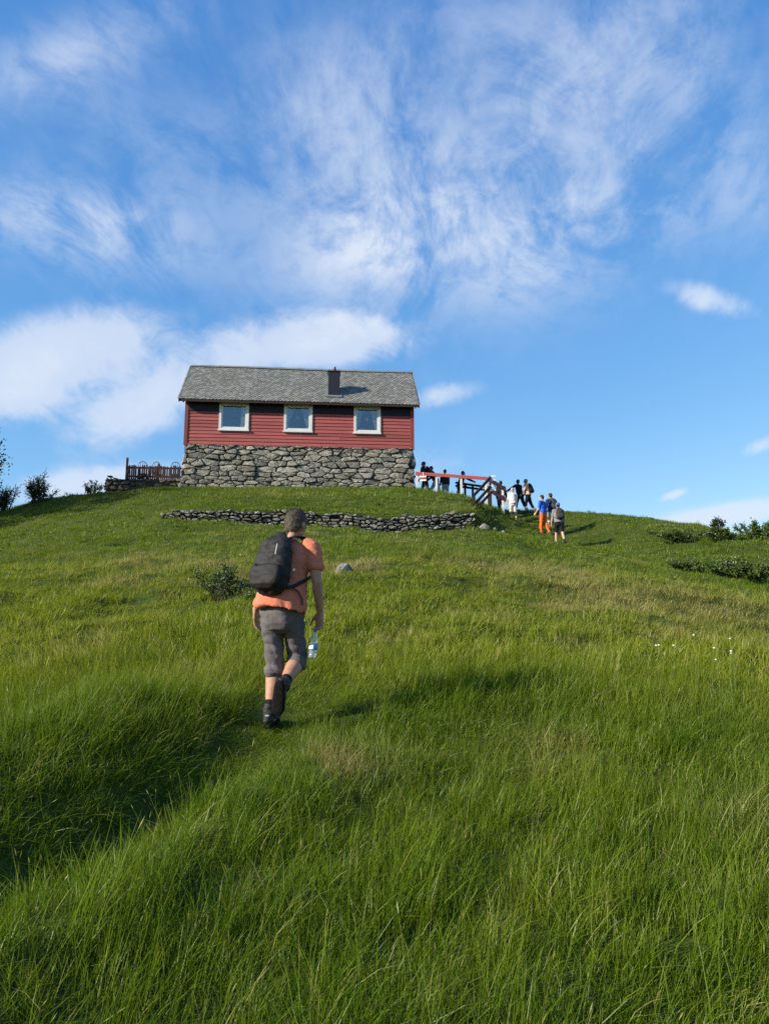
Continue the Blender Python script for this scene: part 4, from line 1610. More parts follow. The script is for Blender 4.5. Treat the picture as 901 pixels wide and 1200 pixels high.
# knee-length trousers
tm = MB()
tm.tube([pel - V((0, 0, .12)), pel - V((0, 0, .04)), pel + V((0, 0, .07))], [(.140, .118), (.162, .128), (.150, .115)], J['latp'], n=24)
for i in (0, 1):
    P, fr, _ = leg_pts(J, i)
    P = [(p, r + (-.004, -.004, .002, .011, .015, .012, 0, 0, 0)[q]) for q, (p, r) in enumerate(P)]
    sub_tube(tm, P, fr, 1.18 if i == 0 else 1.14, 0.006, J['latp'], n=20, flare=.008)


def fold2(c):
    w_ = max(0.25, 1 - abs(c.z - .55) / .25)
    return 0.014 * abs(mnoise.noise(V((c.x * 12 + c.z * 6, c.y * 12, c.z * 14)))) + 0.006 * w_ * math.sin(c.z * 70 + 45 * c.x + 12 * mnoise.noise(c * 5)) * (0.5 + mnoise.noise(V((c.x * 8, c.y * 8, c.z * 4)))) + 0.013 * mnoise.noise(V((c.x * 10, c.y * 10, c.z * 5)))


M_TROU = cloth('grey_trousers', (0.115, 0.104, 0.108), 0.14, 0.004)
TR = remeshed('trousers', tm, .0065, M_TROU, MAN, smooth=2, wrinkle=fold2)
for i in (0, 1):                     # cuff seams
    k, a = J['kne%d' % i], J['ank%d' % i]
    d = (a - k).normalized()
    f0_, f1_ = (.08, .17) if i == 0 else (.05, .13)
    m = MB()
    m.tube([k.lerp(a, f0_), k.lerp(a, f1_)], ([.077, .080] if i == 0 else [.073, .075]), J['latp'], n=22, cap=False)
    remeshed('cuff', m, .006, M_TROU, TR, smooth=2, wrinkle=fold2)
M_BOOT = mat('black_boot_leather', (0.022, 0.021, 0.019), 0.62, 0.25, 25, 0.004, 60)
M_SOCK = cloth('black_sock', (0.012, 0.012, 0.013))
for i in (0, 1):
    an, kn = J['ank%d' % i], J['kne%d' % i]
    m1, m2 = MB(), MB()
    shoe(m1, m2, an, J['toe%d' % i], J['latp'])
    m1.tube([an, an.lerp(kn, .10), an.lerp(kn, .17)], [.054, .053, .050], J['latp'], n=16)
    so = remeshed('boot', m1, .006, M_BOOT, MAN, smooth=2, wrinkle=wrinkles(.006, 22, i))
    m2.build('sole', mat('boot_sole', (0.009, 0.009, 0.009), 0.9, 0.3, 30, 0.01, 60, 0.1), so, smooth=True)
    m = MB()
    b = an - J['toe%d' % i] * .055
    m.tube([b + V((-.012, -.012, .0)), b + V((.012, -.014, .0))], [.007, .007], n=6)
    m.build('heel_tab', mat('grey_tab', (0.35, 0.35, 0.33), 0.5), so)
    m = MB()
    m.tube([an.lerp(kn, .13), an.lerp(kn, .25), an.lerp(kn, .27)], [.047, .046, .044], J['latp'], n=16)
    m.build('sock', M_SOCK, MAN, smooth=True)
# hair: cap of hair plus short strands
c0 = J['hd']
hb = MB()
hb.ball(c0 + hu * .026 - hf * .016, (.085, .103, .101), 20, 12, M3)
hb.ball(c0 - hu * .012 - hf * .040, (.078, .064, .074), 16, 10, M3)
M_HAIR = mat('grey_brown_hair', (0.030, 0.022, 0.016), 0.6, 0.35, 60, 0.004, 90, 0.3, col2=(0.15, 0.118, 0.085), stretch=(1, 1, .4))
HO = remeshed('hair', hb, .006, M_HAIR, MAN, smooth=2, wrinkle=wrinkles(.005, 18, 3))
stv, stf = [], []
rh = random.Random(3)
polys = HO.data.polygons
for q in range(7000):
    p = polys[rh.randrange(len(polys))]
    n = p.normal
    dwn = V((0, 0, -1)) - n * n.dot(V((0, 0, -1)))
    dr = (n * .30 + dwn * 1.0 + V((rh.uniform(-.5, .5), rh.uniform(-.5, .5), rh.uniform(-.3, .4)))).normalized()
    a = p.center
    L = rh.uniform(.012, .028)
    s = n.cross(dr).normalized() * .0009
    b = len(stv)
    stv += [a - s, a + s, a + dr * L]
    stf.append((b, b + 1, b + 2))
me = bpy.data.meshes.new('hair_strands')
me.from_pydata(stv, [], stf)
me.materials.append(M_HAIR)
o = link(bpy.data.objects.new('hair_strands', me), HO)
o['kind'] = 'stuff'
# backpack
PK = empty('backpack', MANP)
tag(PK, 'charcoal backpack with arched front pocket on the man in coral shirt', 'backpack')
make_pack(PK, J, mat('charcoal_nylon', (0.011, 0.0105, 0.010), 0.7, 0.18, 30, 0.0015, 150, 0.3), piping=mat('reflective_piping', (0.6, 0.6, 0.6), 0.3))
# water bottle
m = bpy.data.materials.new('clear_plastic')
m.use_nodes = True
t = NT(m.node_tree)
t.t.nodes.clear()
gl = t.n('ShaderNodeBsdfGlossy', {'Color': (1, 1, 1, 1), 'Roughness': 0.05})
tr = t.n('ShaderNodeBsdfTransparent', {'Color': (0.90, 0.95, 0.97, 1)})
df = t.n('ShaderNodeBsdfDiffuse', {'Color': (0.75, 0.82, 0.88, 1)})
lw = t.n('ShaderNodeLayerWeight', {0: 0.35})
a = t.n('ShaderNodeMixShader', {0: 0.10, 1: tr.outputs[0], 2: df.outputs[0]})
b = t.n('ShaderNodeMixShader', {0: t.math('ADD', t.math('MULTIPLY', lw.outputs[1], .6), 0.08), 1: a.outputs[0], 2: gl.outputs[0]})
t.n('ShaderNodeOutputMaterial', {0: b.outputs[0]})
M_PET = m
bt = J['wri1'] + J['hnd1'] * .13 + V((-.032, -.012, 0.012))
BOT = empty('water_bottle', MANP + bt - V((.018, .02, .245)))
BOT.rotation_euler = (R(-4), R(5), 0)
tag(BOT, 'clear plastic water bottle with blue label in the walking man\'s hand', 'bottle')


def lathe(prof, n=20):
    m = MB()
    m.tube([(0, 0, z_) for _, z_ in prof], [r_ for r_, _ in prof], n=n, cap=False)
    return m


lathe([(.020, 0), (.030, .003), (.034, .012), (.034, .035), (.0325, .042), (.034, .05), (.034, .062), (.033, .066), (.033, .112), (.034, .116), (.034, .130), (.031, .150), (.022, .178), (.0145, .196), (.0140, .215)]).build('bottle_body', M_PET, BOT, smooth=True)
lathe([(.0335, .067), (.0342, .068), (.0342, .111), (.0335, .112)]).build('label_band', mat('blue_label', (0.05, 0.22, 0.62), 0.4, 0.05, 6), BOT, smooth=True)
m = MB()
for k in range(7):
    a0, a1_ = R(205 + k * 10), R(205 + (k + 1) * 10)
    vs = [(r_ * math.cos(a), r_ * math.sin(a), z_) for a in (a0, a1_) for r_, z_ in ((.0347, .074), (.0347, .104))]
    m.add(vs, [(0, 2, 3, 1)])
m.build('label_print', mat('white_label_print', (0.8, 0.82, 0.85), 0.4, 0.03, 6), BOT)
lathe([(.0315, .006), (.032, .012), (.032, .058), (.0312, .0585)]).build('water', M_PET, BOT, smooth=True)
lathe([(.0155, .208), (.0158, .209), (.0158, .226), (.013, .228)]).build('bottle_cap', mat('blue_cap', (0.06, 0.2, 0.55), 0.4), BOT)

# ---- the hikers by the cabin
NAVY, BLACK = (0.016, 0.019, 0.034), (0.012, 0.012, 0.014)


def at(x, y, dz_=0.0):
    return V((x, y, gz_(x, y) + dz_))


small_person(at(1.98, 36.5), R(75), fk(8, (14, -12), (10, 22), ((20, 6, 40), (12, 6, 30))), 'navy-jacketed person with pack nearest the cabin corner behind the rail', NAVY, (0.02, 0.02, 0.03), sleeve=1, seed=1, height=1.80, pack=NAVY, pack_label='dark backpack on the person nearest the cabin corner')
small_person(at(2.52, 36.7), R(70), fk(24, (30, -14), (24, 16), ((30, 8, 50), (35, 8, 30))), 'stooping person in dark jacket and pale shorts second from the cabin corner', (0.02, 0.022, 0.04), (0.35, 0.33, 0.28), legs=1.0, sleeve=1, seed=2, height=1.76, skin=M_SKIN2)
small_person(at(2.98, 36.9), R(10), fk(4, (6, -6), (6, 10), ((8, 8, 20), (8, 8, 20))), 'dark-haired person in dark top and light grey trousers standing behind the rail', (0.018, 0.018, 0.026), (0.30, 0.29, 0.25), sleeve=1, seed=3, height=1.62)
small_person(at(3.66, 36.75), R(-70), fk(20, (26, -22), (16, 20), ((30, 8, 20), (62, 10, 6))), 'person in dark clothes stretching an arm along the terrace railing', NAVY, (0.03, 0.03, 0.045), legs=1.05, sleeve=1, seed=4, height=1.72)
small_person(at(5.62, 36.5), R(-20), fk(6, (8, -6), (6, 8), ((12, 8, 30), (10, 8, 25))), 'dark-clothed person standing behind the short two-board red railing', (0.014, 0.015, 0.024), BLACK, sleeve=1, seed=5, height=1.78)
small_person(at(6.10, 35.9), R(8), fk(4, (8, -8), (10, 10), ((10, 8, 15), (6, 9, 12))), 'sunlit person in white shirt and pale shorts climbing below the railing', (0.66, 0.64, 0.60), (0.50, 0.48, 0.42), legs=0.95, sleeve=0.45, seed=6, height=1.66, hair=(0.35, 0.28, 0.2), shoes=(0.12, 0.11, 0.10), skin=M_SKIN2)
small_person(at(6.78, 37.8), R(30), fk(12, (20, -18), (10, 20), ((62, 25, 5), (20, 8, 20))), 'black-clothed person reaching an arm out beside the peach shirt', BLACK, BLACK, legs=1.4, sleeve=1, seed=7, height=1.74)
small_person(at(7.18, 37.7), R(75), fk(10, (16, -16), (12, 14), ((15, 8, 20), (10, 8, 20))), 'person in peach shirt and black trousers at the top of the path', (0.74, 0.36, 0.22), BLACK, legs=1.5, sleeve=0.45, seed=8, height=1.76, hair=(0.18, 0.12, 0.08), pack=BLACK, pack_label='black backpack on the person in the peach shirt')
small_person(at(6.95, 33.2), R(50), fk(4, (8, -10), (8, 10), ((8, 8, 30), (-12, 12, 30))), 'person in bright blue shirt and orange trousers on the slope', (0.03, 0.12, 0.55), (0.68, 0.13, 0.03), sleeve=0.45, seed=9, height=1.74, shoes=(0.10, 0.08, 0.06), skin=M_SKIN2)
small_person(at(7.42, 33.6), R(28), fk(6, (10, -10), (8, 12), ((14, 10, 45), (12, 10, 35))), 'tall person in navy jacket and pale shorts behind the orange trousers', (0.022, 0.045, 0.13), (0.42, 0.40, 0.34), legs=1.0, sleeve=0.5, seed=10, height=1.84, pack=(0.05, 0.055, 0.05), pack_label='dark day pack on the tall person in navy')
small_person(at(7.08, 30.8), R(4), fk(9, (14, -14), (10, 18), ((8, 10, 15), (8, 14, 20))), 'lowest hiker on the slope, in black shorts and blue cap', (0.20, 0.20, 0.21), BLACK, legs=0.82, sleeve=0.42, seed=11, height=1.76, hat=(0.05, 0.16, 0.42), pack=(0.045, 0.042, 0.038), pack_label='large grey-brown backpack on the lowest hiker of the slope', skin=M_SKIN2, shoes=(0.02, 0.02, 0.02))

# ------------------------------------------------------------------ shrubs and trees


def leaf_mat(name, c1, c2, trans=0.3):
    m = bpy.data.materials.new(name)
    m.use_nodes = True
    t = NT(m.node_tree)
    t.t.nodes.clear()
    at_ = t.n('ShaderNodeAttribute', attribute_name='tint')
    c = t.mix(at_.outputs['Fac'], c1, c2)
    d = t.n('ShaderNodeBsdfDiffuse', {'Color': c})
    tr = t.n('ShaderNodeBsdfTranslucent', {'Color': c})
    gl = t.n('ShaderNodeBsdfGlossy', {'Color': (1, 1, 1, 1), 'Roughness': 0.45})
    a = t.n('ShaderNodeMixShader', {0: trans, 1: d.outputs[0], 2: tr.outputs[0]})
    b = t.n('ShaderNodeMixShader', {0: 0.03, 1: a.outputs[0], 2: gl.outputs[0]})
    t.n('ShaderNodeOutputMaterial', {0: b.outputs[0]})
    return m


def tri_mesh(name, v, f4, tint, mt, parent=None, tris=None):
    """mesh from arrays of quads (n,4)"""
    me = bpy.data.meshes.new(name)
    me.vertices.add(len(v))
    me.vertices.foreach_set('co', np.asarray(v, np.float32).ravel())
    me.loops.add(f4.size)
    me.polygons.add(len(f4))
    me.polygons.foreach_set('loop_start', np.arange(0, f4.size, f4.shape[1]))
    me.loops.foreach_set('vertex_index', f4.ravel())
    me.update()
    a = me.attributes.new('tint', 'FLOAT', 'POINT')
    a.data.foreach_set('value', np.asarray(tint, np.float32))
    me.materials.append(mt)
    return link(bpy.data.objects.new(name, me), parent)


def leaf_quads(pos, dirs, L, Wd, rng):
    """small pointed leaves (kite quads) at pos growing along dirs"""
    n = len(pos)
    dirs = dirs / (np.linalg.norm(dirs, axis=1, keepdims=True) + 1e-9)
    rnd = rng.normal(size=(n, 3))
    sd_ = np.cross(dirs, rnd)
    sd_ /= np.linalg.norm(sd_, axis=1, keepdims=True) + 1e-9
    L = np.asarray(L).reshape(-1, 1) * np.ones((n, 1))
    Wd = np.asarray(Wd).reshape(-1, 1) * np.ones((n, 1))
    v = np.stack([pos, pos + dirs * L * .45 + sd_ * Wd, pos + dirs * L, pos + dirs * L * .45 - sd_ * Wd], 1).reshape(-1, 3)
    f = np.arange(4 * n).reshape(-1, 4)
    return v, f


M_JUN = leaf_mat('juniper_needles', (0.018, 0.034, 0.012), (0.055, 0.085, 0.025), 0.15)
M_BUSH = leaf_mat('bush_leaves', (0.038, 0.072, 0.013), (0.13, 0.185, 0.035), 0.35)
M_TREE = leaf_mat('tree_leaves', (0.030, 0.055, 0.012), (0.075, 0.115, 0.028), 0.3)
M_BARK = mat('bark', (0.07, 0.055, 0.042), 0.9, 0.3, 15, 0.01, 30)


def shrub(name, x, y, wd, ht, nb, label, mt, seed, leaf=(0.05, 0.012), per=55, spread=1.0, flat=0.6, group='shrubs on the hillside', up=0.5, depth=0.7):
    rng = np.random.default_rng(seed)
    e = empty(name, (x, y, gz_(x, y) - 0.02))
    tag(e, label, 'shrub', group)
    st = MB()
    P, D, T = [], [], []
    for b in range(nb):
        a = rng.uniform(0, 2 * math.pi)
        r = rng.uniform(0.15, 1.0)
        base = np.array([rng.normal() * wd * .10, rng.normal() * wd * .08, 0.0])
        hgt = ht * rng.uniform(0.55, 1.0) * (1 - 0.45 * r)
        tip = base + np.array([math.cos(a) * r * wd * .5 * spread, math.sin(a) * r * wd * .5 * spread * depth, hgt])
        mid = (base + tip) / 2 + np.array([0, 0, ht * (0.12 if up < .5 else -.10)]) * r
        ks = np.linspace(0, 1, 6)[:, None]
        curve = base * (1 - ks) ** 2 + 2 * mid * ks * (1 - ks) + tip * ks ** 2
        st.tube([Vector(q) for q in curve], [0.014 * (1.15 - k) * (ht / .7) for k in ks[:, 0]], n=5)
        nk = per
        kk = rng.uniform(0.18, 1.0, nk) ** 0.8
        k2_ = kk[:, None]
        pos = base * (1 - k2_) ** 2 + 2 * mid * k2_ * (1 - k2_) + tip * k2_ ** 2
        dv = (tip - base) / np.linalg.norm(tip - base)
        tw = rng.normal(size=(nk, 3)) * 0.8 + dv * 0.7 + np.array([0, 0, 0.3])
        tw /= np.linalg.norm(tw, axis=1, keepdims=True)
        tl = rng.uniform(0.05, 0.20, nk)[:, None] * ht / .7
        for q in np.linspace(0.15, 1, 6):
            P.append(pos + tw * tl * q)
            D.append(tw + rng.normal(size=(nk, 3)) * 0.6)
            T.append(np.clip(rng.normal(0.45, 0.25, nk) + (pos[:, 2] / ht - .5) * .2, 0, 1))
    P, D, T = np.concatenate(P), np.concatenate(D), np.concatenate(T)
    v, f = leaf_quads(P, D, leaf[0] * rng.uniform(.6, 1.4, len(P)), leaf[1] * rng.uniform(.7, 1.3, len(P)), rng)
    st.build('branches', M_BARK, e)
    tri_mesh('foliage', v, f, np.repeat(T, 4), mt, e)
    return e


shrub('juniper_bush', -2.60, 11.75, 1.35, 0.66, 13, 'sparse dark juniper bush just left of the walking man', M_JUN, 31, (0.036, 0.009), 44, 1.0, depth=.5)
shrub('juniper_bush', 11.9, 30.6, 2.6, 0.62, 26, 'low spreading dark green bush below the skyline, right of the hikers', M_BUSH, 32, (0.06, 0.018), 44, up=.2)
shrub('leafy_bush', 10.35, 22.6, 2.9, 0.8, 34, 'large low olive-green bush at the right edge of the picture', M_BUSH, 33, (0.07, 0.022), 60, up=.2)
shrub('leafy_bush', 9.1, 23.0, 1.7, 0.5, 20, 'medium green bush beside the large olive bush, on its cabin side', M_BUSH, 34, (0.06, 0.020), 50, up=.2)
shrub('leafy_bush', 15.7, 31.3, 2.4, 0.9, 26, 'green bush standing on the skyline at the right edge', M_BUSH, 35, (0.08, 0.025), 60)
shrub('leafy_bush', 13.4, 30.6, 1.6, 0.5, 16, 'small green bush under the thin sprig on the right skyline', M_BUSH, 36, (0.07, 0.022), 50, up=.2)
shrub('sapling', 14.35, 32.9, 0.5, 0.75, 4, 'thin dark sprig rising above the skyline on the right', M_JUN, 37, (0.08, 0.025), 30)
shrub('juniper_bush', -16.1, 35.2, 1.5, 1.45, 15, 'dark upright juniper on the left skyline with ragged tips', M_JUN, 38, (0.075, 0.018), 46, up=.7)
shrub('juniper_bush', -17.6, 35.0, 1.3, 1.5, 13, 'dark juniper cut by the left edge of the picture', M_JUN, 39, (0.075, 0.018), 46, up=.7)
shrub('sapling', -13.9, 35.6, 1.1, 0.85, 9, 'small leafy sapling beside the left end of the terrace wall', M_BUSH, 40, (0.06, 0.018), 30)


def tree(x, y, ht, rad, label, seed, n=17000):
    rng = np.random.default_rng(seed)
    z0 = gz_(x, y) - 0.1
    e = empty('birch_tree', (x, y, z0))
    tag(e, label, 'tree', 'trees at the left edge')
    tr = MB()
    tr.tube([(0, 0, 0), (.08, .02, ht * .3), (-.05, .1, ht * .6), (.04, 0, ht * .92)], [.16, .12, .08, .02], n=10)
    P = []
    for b in range(34):
        h = ht * rng.uniform(0.22, 0.95)
        a = rng.uniform(0, 2 * math.pi)
        pr = math.sin(math.pi * min(1, max(0, (h / ht - .12) / .9))) ** .6
        r = rad * pr * rng.uniform(.55, 1.05)
        tip = np.array([math.cos(a) * r, math.sin(a) * r, h + r * .25])
        tr.tube([(0, 0, h - r * .3), (tip[0] * .5, tip[1] * .5, h), tuple(tip)], [.04, .025, .008], n=6)
        for c in range(10):
            k = rng.uniform(.35, 1.05)
            cc = np.array([tip[0] * k, tip[1] * k, h - r * .3 * (1 - k) + r * .25 * k]) + rng.normal(size=3) * .22
            P.append(cc + rng.normal(size=(n // 340, 3)) * np.array([.26, .26, .2]))
    P = np.concatenate(P)
    v, f = leaf_quads(P, rng.normal(size=P.shape) + np.array([0, 0, -.3]), .13 * rng.uniform(.6, 1.3, len(P)), .045, rng)
    tr.build('trunk', M_BARK, e)
    tri_mesh('crown', v, f, np.repeat(np.clip(rng.normal(.45, .25, len(P)), 0, 1), 4), M_TREE, e)
    return e


tree(-20.0, 33.4, 5.6, 2.7, 'leafy tree whose crown just enters at the left edge', 51)
tree(-20.6, 30.4, 9.6, 3.1, 'leafy tree standing beyond the left edge of the picture', 52)

# ------------------------------------------------------------------ grass


def blade_arrays(n, half, Lr, wr, bend, rng, dryp=0.05, heads=0.0, clumps=9, cohere=0.5):
    """a tile of blades growing in small tufts; most of them bow towards +X"""
    V_, F_, T_ = [], [], []
    cnt = 0
    cen = rng.uniform(-half, half, (clumps, 2))
    chgt = rng.uniform(.55, 1.15, clumps)
    caz = rng.normal(0, 1.5, clumps)
    cdry = rng.random(clumps) < dryp * 1.5
    for i in range(n):
        c = rng.integers(clumps)
        if rng.random() < .55:
            b2 = np.clip(cen[c] + rng.normal(size=2) * half * .26, -half * 1.15, half * 1.15)
        else:
            b2 = rng.uniform(-half, half, 2)
        b = np.array([b2[0], b2[1], -0.035])
        L = (Lr[0] + (Lr[1] - Lr[0]) * rng.random() ** 1.4) * chgt[c]
        wd = rng.uniform(*wr)
        az = caz[c] * (1 - cohere) + rng.normal() * (1.5 - cohere)
        bd = np.clip(rng.normal(bend, bend * .5), 0.02, 1.25)
        dr = np.array([math.cos(az), math.sin(az), 0])
        sa = az + math.pi / 2 + rng.normal() * 0.8
        sd_ = np.array([math.cos(sa), math.sin(sa), 0])
        dry = rng.random() < (.5 if cdry[c] else dryp)
        tint = rng.uniform(0.75, 1.0) if dry else rng.uniform(0, 0.48)
        head = rng.random() < heads
        if head:
            L = Lr[1] * rng.uniform(.85, 1.25)
            wd *= .4
            bd *= .5
            tint = rng.uniform(.40, .7)
        row = []
        for t_, wk in zip((0, .42, .76, 1.0), (1, .85, .5, 0.0)):
            p = b + dr * (bd * t_ * t_ * L * .75) + np.array([0, 0, L * t_ * (1 - .32 * bd * t_)])
            if t_ < 1:
                row += [p - sd_ * wd * wk / 2, p + sd_ * wd * wk / 2]
            else:
                row.append(p)
        V_ += row
        F_ += [(cnt, cnt + 1, cnt + 3, cnt + 2), (cnt + 2, cnt + 3, cnt + 5, cnt + 4), (cnt + 4, cnt + 5, cnt + 6)]
        T_ += [tint] * 7
        cnt += 7
        if head:
            ax = (row[6] - (row[4] + row[5]) / 2)
            ax = ax / np.linalg.norm(ax)
            q0, q1 = row[6] - ax * .03, row[6] + ax * .012
            mid = (q0 + q1) / 2
            V_ += [q0, mid + sd_ * .0022, q1, mid - sd_ * .0022]
            F_ += [(cnt, cnt + 1, cnt + 2, cnt + 3)]
            T_ += [rng.uniform(.6, .85)] * 4
            cnt += 4
    return V_, F_, T_


def grass_mat(name, lush, yel, straw):
    m = bpy.data.materials.new(name)
    m.use_nodes = True
    t = NT(m.node_tree)
    t.t.nodes.clear()
    ti = t.n('ShaderNodeAttribute', attribute_name='tint').outputs['Fac']
    hu_ = t.n('ShaderNodeAttribute', attribute_name='hue', attribute_type='INSTANCER').outputs['Fac']
    dr = t.n('ShaderNodeAttribute', attribute_name='dry', attribute_type='INSTANCER').outputs['Fac']
    k = t.math('ADD', hu_, t.math('MULTIPLY', t.math('SUBTRACT', ti, 0.22), 0.9), clamp=True)
    c = t.mix(k, lush, yel)
    s = t.math('ADD', t.math('MULTIPLY', t.math('SUBTRACT', ti, 0.5), 2.0, clamp=True), t.math('MULTIPLY', dr, t.math('ADD', ti, 0.55)), clamp=True)
    c = t.mix(s, c, straw)
    d = t.n('ShaderNodeBsdfDiffuse', {'Color': c})
    tr = t.n('ShaderNodeBsdfTranslucent', {'Color': t.mix(0.35, c, t.mix(1.0, c, (1.0, 1.0, 0.35), 'MULTIPLY'))})
    gl = t.n('ShaderNodeBsdfGlossy', {'Color': (1, 1, 0.95, 1), 'Roughness': 0.42})
    a = t.n('ShaderNodeMixShader', {0: 0.48, 1: d.outputs[0], 2: tr.outputs[0]})
    b = t.n('ShaderNodeMixShader', {0: 0.012, 1: a.outputs[0], 2: gl.outputs[0]})
    t.n('ShaderNodeOutputMaterial', {0: b.outputs[0]})
    return m


M_GRASS = grass_mat('grass_blades', (0.098, 0.168, 0.008), (0.212, 0.248, 0.015), (0.38, 0.31, 0.125))


def grass_object(name, label, variants, loc, rot, scl, pick, hue, dry):
    # stand the tiles on the slope: turn them three quarters of the way to the ground's normal
    e_ = 0.15
    gx_ = (ground(loc[:, 0] + e_, loc[:, 1]) - ground(loc[:, 0] - e_, loc[:, 1])) / (2 * e_)
    gy_ = (ground(loc[:, 0], loc[:, 1] + e_) - ground(loc[:, 0], loc[:, 1] - e_)) / (2 * e_)
    nn = np.stack([-.75 * gx_, -.75 * gy_, np.ones_like(gx_)], 1)
    nn /= np.linalg.norm(nn, axis=1, keepdims=True)
    ca, cb, cc = np.cos(rot).T
    sa, sb, sc2 = np.sin(rot).T
    Z0 = np.zeros_like(ca)
    M0 = np.stack([np.stack([cb * cc, sa * sb * cc - ca * sc2, ca * sb * cc + sa * sc2], 1),
                   np.stack([cb * sc2, sa * sb * sc2 + ca * cc, ca * sb * sc2 - sa * cc], 1),
                   np.stack([-sb, sa * cb, ca * cb], 1)], 1)
    vx_, vy_, cz_ = -nn[:, 1], nn[:, 0], nn[:, 2]
    k_ = 1 / (1 + cz_)
    A = np.stack([np.stack([cz_ + vx_ * vx_ * k_, vx_ * vy_ * k_, vy_], 1),
                  np.stack([vx_ * vy_ * k_, cz_ + vy_ * vy_ * k_, -vx_], 1),
                  np.stack([-vy_, vx_, cz_], 1)], 1)
    Mt = A @ M0
    rot = np.stack([np.arctan2(Mt[:, 2, 1], Mt[:, 2, 2]), np.arcsin(np.clip(-Mt[:, 2, 0], -1, 1)), np.arctan2(Mt[:, 1, 0], Mt[:, 0, 0])], 1)
    vv, ff, tt, kk = [], [], [], []
    for k, (v, f, t_) in enumerate(variants):
        b = len(vv)
        vv += [tuple(p) for p in v]
        ff += [tuple(i + b for i in q) for q in f]
        tt += list(t_)
        kk += [k] * len(v)
    nb, n = len(vv), len(loc)
    allv = np.concatenate([np.array(vv, np.float32), loc.astype(np.float32)])
    me = bpy.data.meshes.new(name)
    me.from_pydata(vv, [], ff)
    me.vertices.add(n)
    me.vertices.foreach_set('co', allv.ravel())

    def put(nm, typ, arr, key='value'):
        a = me.attributes.new(nm, typ, 'POINT')
        a.data.foreach_set(key, arr.ravel())
    z = np.zeros
    put('tint', 'FLOAT', np.concatenate([np.array(tt, np.float32), z(n, np.float32)]))
    put('variant', 'INT', np.concatenate([np.array(kk, np.int32), -np.ones(n, np.int32)]))
    put('pick', 'INT', np.concatenate([z(nb, np.int32), pick.astype(np.int32)]))
    put('hue', 'FLOAT', np.concatenate([z(nb, np.float32), hue.astype(np.float32)]))
    put('dry', 'FLOAT', np.concatenate([z(nb, np.float32), dry.astype(np.float32)]))
    put('rot', 'FLOAT_VECTOR', np.concatenate([z((nb, 3), np.float32), rot.astype(np.float32)]), 'vector')
    put('scl', 'FLOAT_VECTOR', np.concatenate([z((nb, 3), np.float32), scl.astype(np.float32)]), 'vector')
    me.materials.append(M_GRASS)
    me.update()
    o = link(bpy.data.objects.new(name, me))
    tag(o, label, 'grass', kind='stuff')
    g = bpy.data.node_groups.new(name, 'GeometryNodeTree')
    g.interface.new_socket('Geometry', in_out='INPUT', socket_type='NodeSocketGeometry')
    g.interface.new_socket('Geometry', in_out='OUTPUT', socket_type='NodeSocketGeometry')
    N_, Lk = g.nodes.new, g.links.new
    gi, go = N_('NodeGroupInput'), N_('NodeGroupOutput')

    def attr(nm, typ):
        a = N_('GeometryNodeInputNamedAttribute')
        a.data_type = typ
        a.inputs['Name'].default_value = nm
        return a.outputs[0]

    def sel(k):
        c = N_('FunctionNodeCompare')
        c.data_type = 'INT'
        c.operation = 'EQUAL'
        Lk(attr('variant', 'INT'), c.inputs[2])
        c.inputs[3].default_value = k
        s = N_('GeometryNodeSeparateGeometry')
        s.domain = 'POINT'
        Lk(gi.outputs[0], s.inputs[0])
        Lk(c.outputs[0], s.inputs[1])
        return s.outputs[0]
    jn = N_('GeometryNodeJoinGeometry')
    for k in range(len(variants) - 1, -1, -1):
        ti = N_('GeometryNodeGeometryToInstance')
        Lk(sel(k), ti.inputs[0])
        Lk(ti.outputs[0], jn.inputs[0])
    mp_ = N_('GeometryNodeMeshToPoints')
    Lk(sel(-1), mp_.inputs[0])
    ip = N_('GeometryNodeInstanceOnPoints')
    Lk(mp_.outputs[0], ip.inputs['Points'])
    Lk(jn.outputs[0], ip.inputs['Instance'])
    ip.inputs['Pick Instance'].default_value = True
    Lk(attr('pick', 'INT'), ip.inputs['Instance Index'])
    Lk(attr('rot', 'FLOAT_VECTOR'), ip.inputs['Rotation'])
    Lk(attr('scl', 'FLOAT_VECTOR'), ip.inputs['Scale'])
    Lk(ip.outputs[0], go.inputs[0])
    md = o.modifiers.new('scatter', 'NODES')
    md.node_group = g
    return o


def free_of_things(x, y):
    lx = (x + 9.13) * math.cos(PSI) + (y - 34.1) * math.sin(PSI)
    ly = -(x + 9.13) * math.sin(PSI) + (y - 34.1) * math.cos(PSI)
    ok = ~((lx > -.14) & (lx < CL + .14) & (ly > -.14) & (ly < CD + .2))
    wl = y - np.interp(x, wx, wy)
    ok &= ~((x > -7.9) & (x < 3.5) & (wl > -0.06) & (wl < 0.36))
    ok &= ~((x > -13.3) & (x < -9.2) & (y > 35.2))
    return ok & (np.hypot(x + .76, y - 14.6) > 0.25)


def lattice(y0, y1, step, rng, margin=2.5):
    """jittered grid over the part of the hill in and beside the view"""
    xm = 0.6 * y1 + margin
    x, y = np.meshgrid(np.arange(-xm, xm, step), np.arange(y0, y1, step))
    x, y = x.ravel(), y.ravel()
    x = x + rng.uniform(-.3, .3, x.size) * step
    y = y + rng.uniform(-.3, .3, y.size) * step
    k = (np.abs(x) < 0.6 * y + margin) & free_of_things(x, y)
    return x[k], y[k]


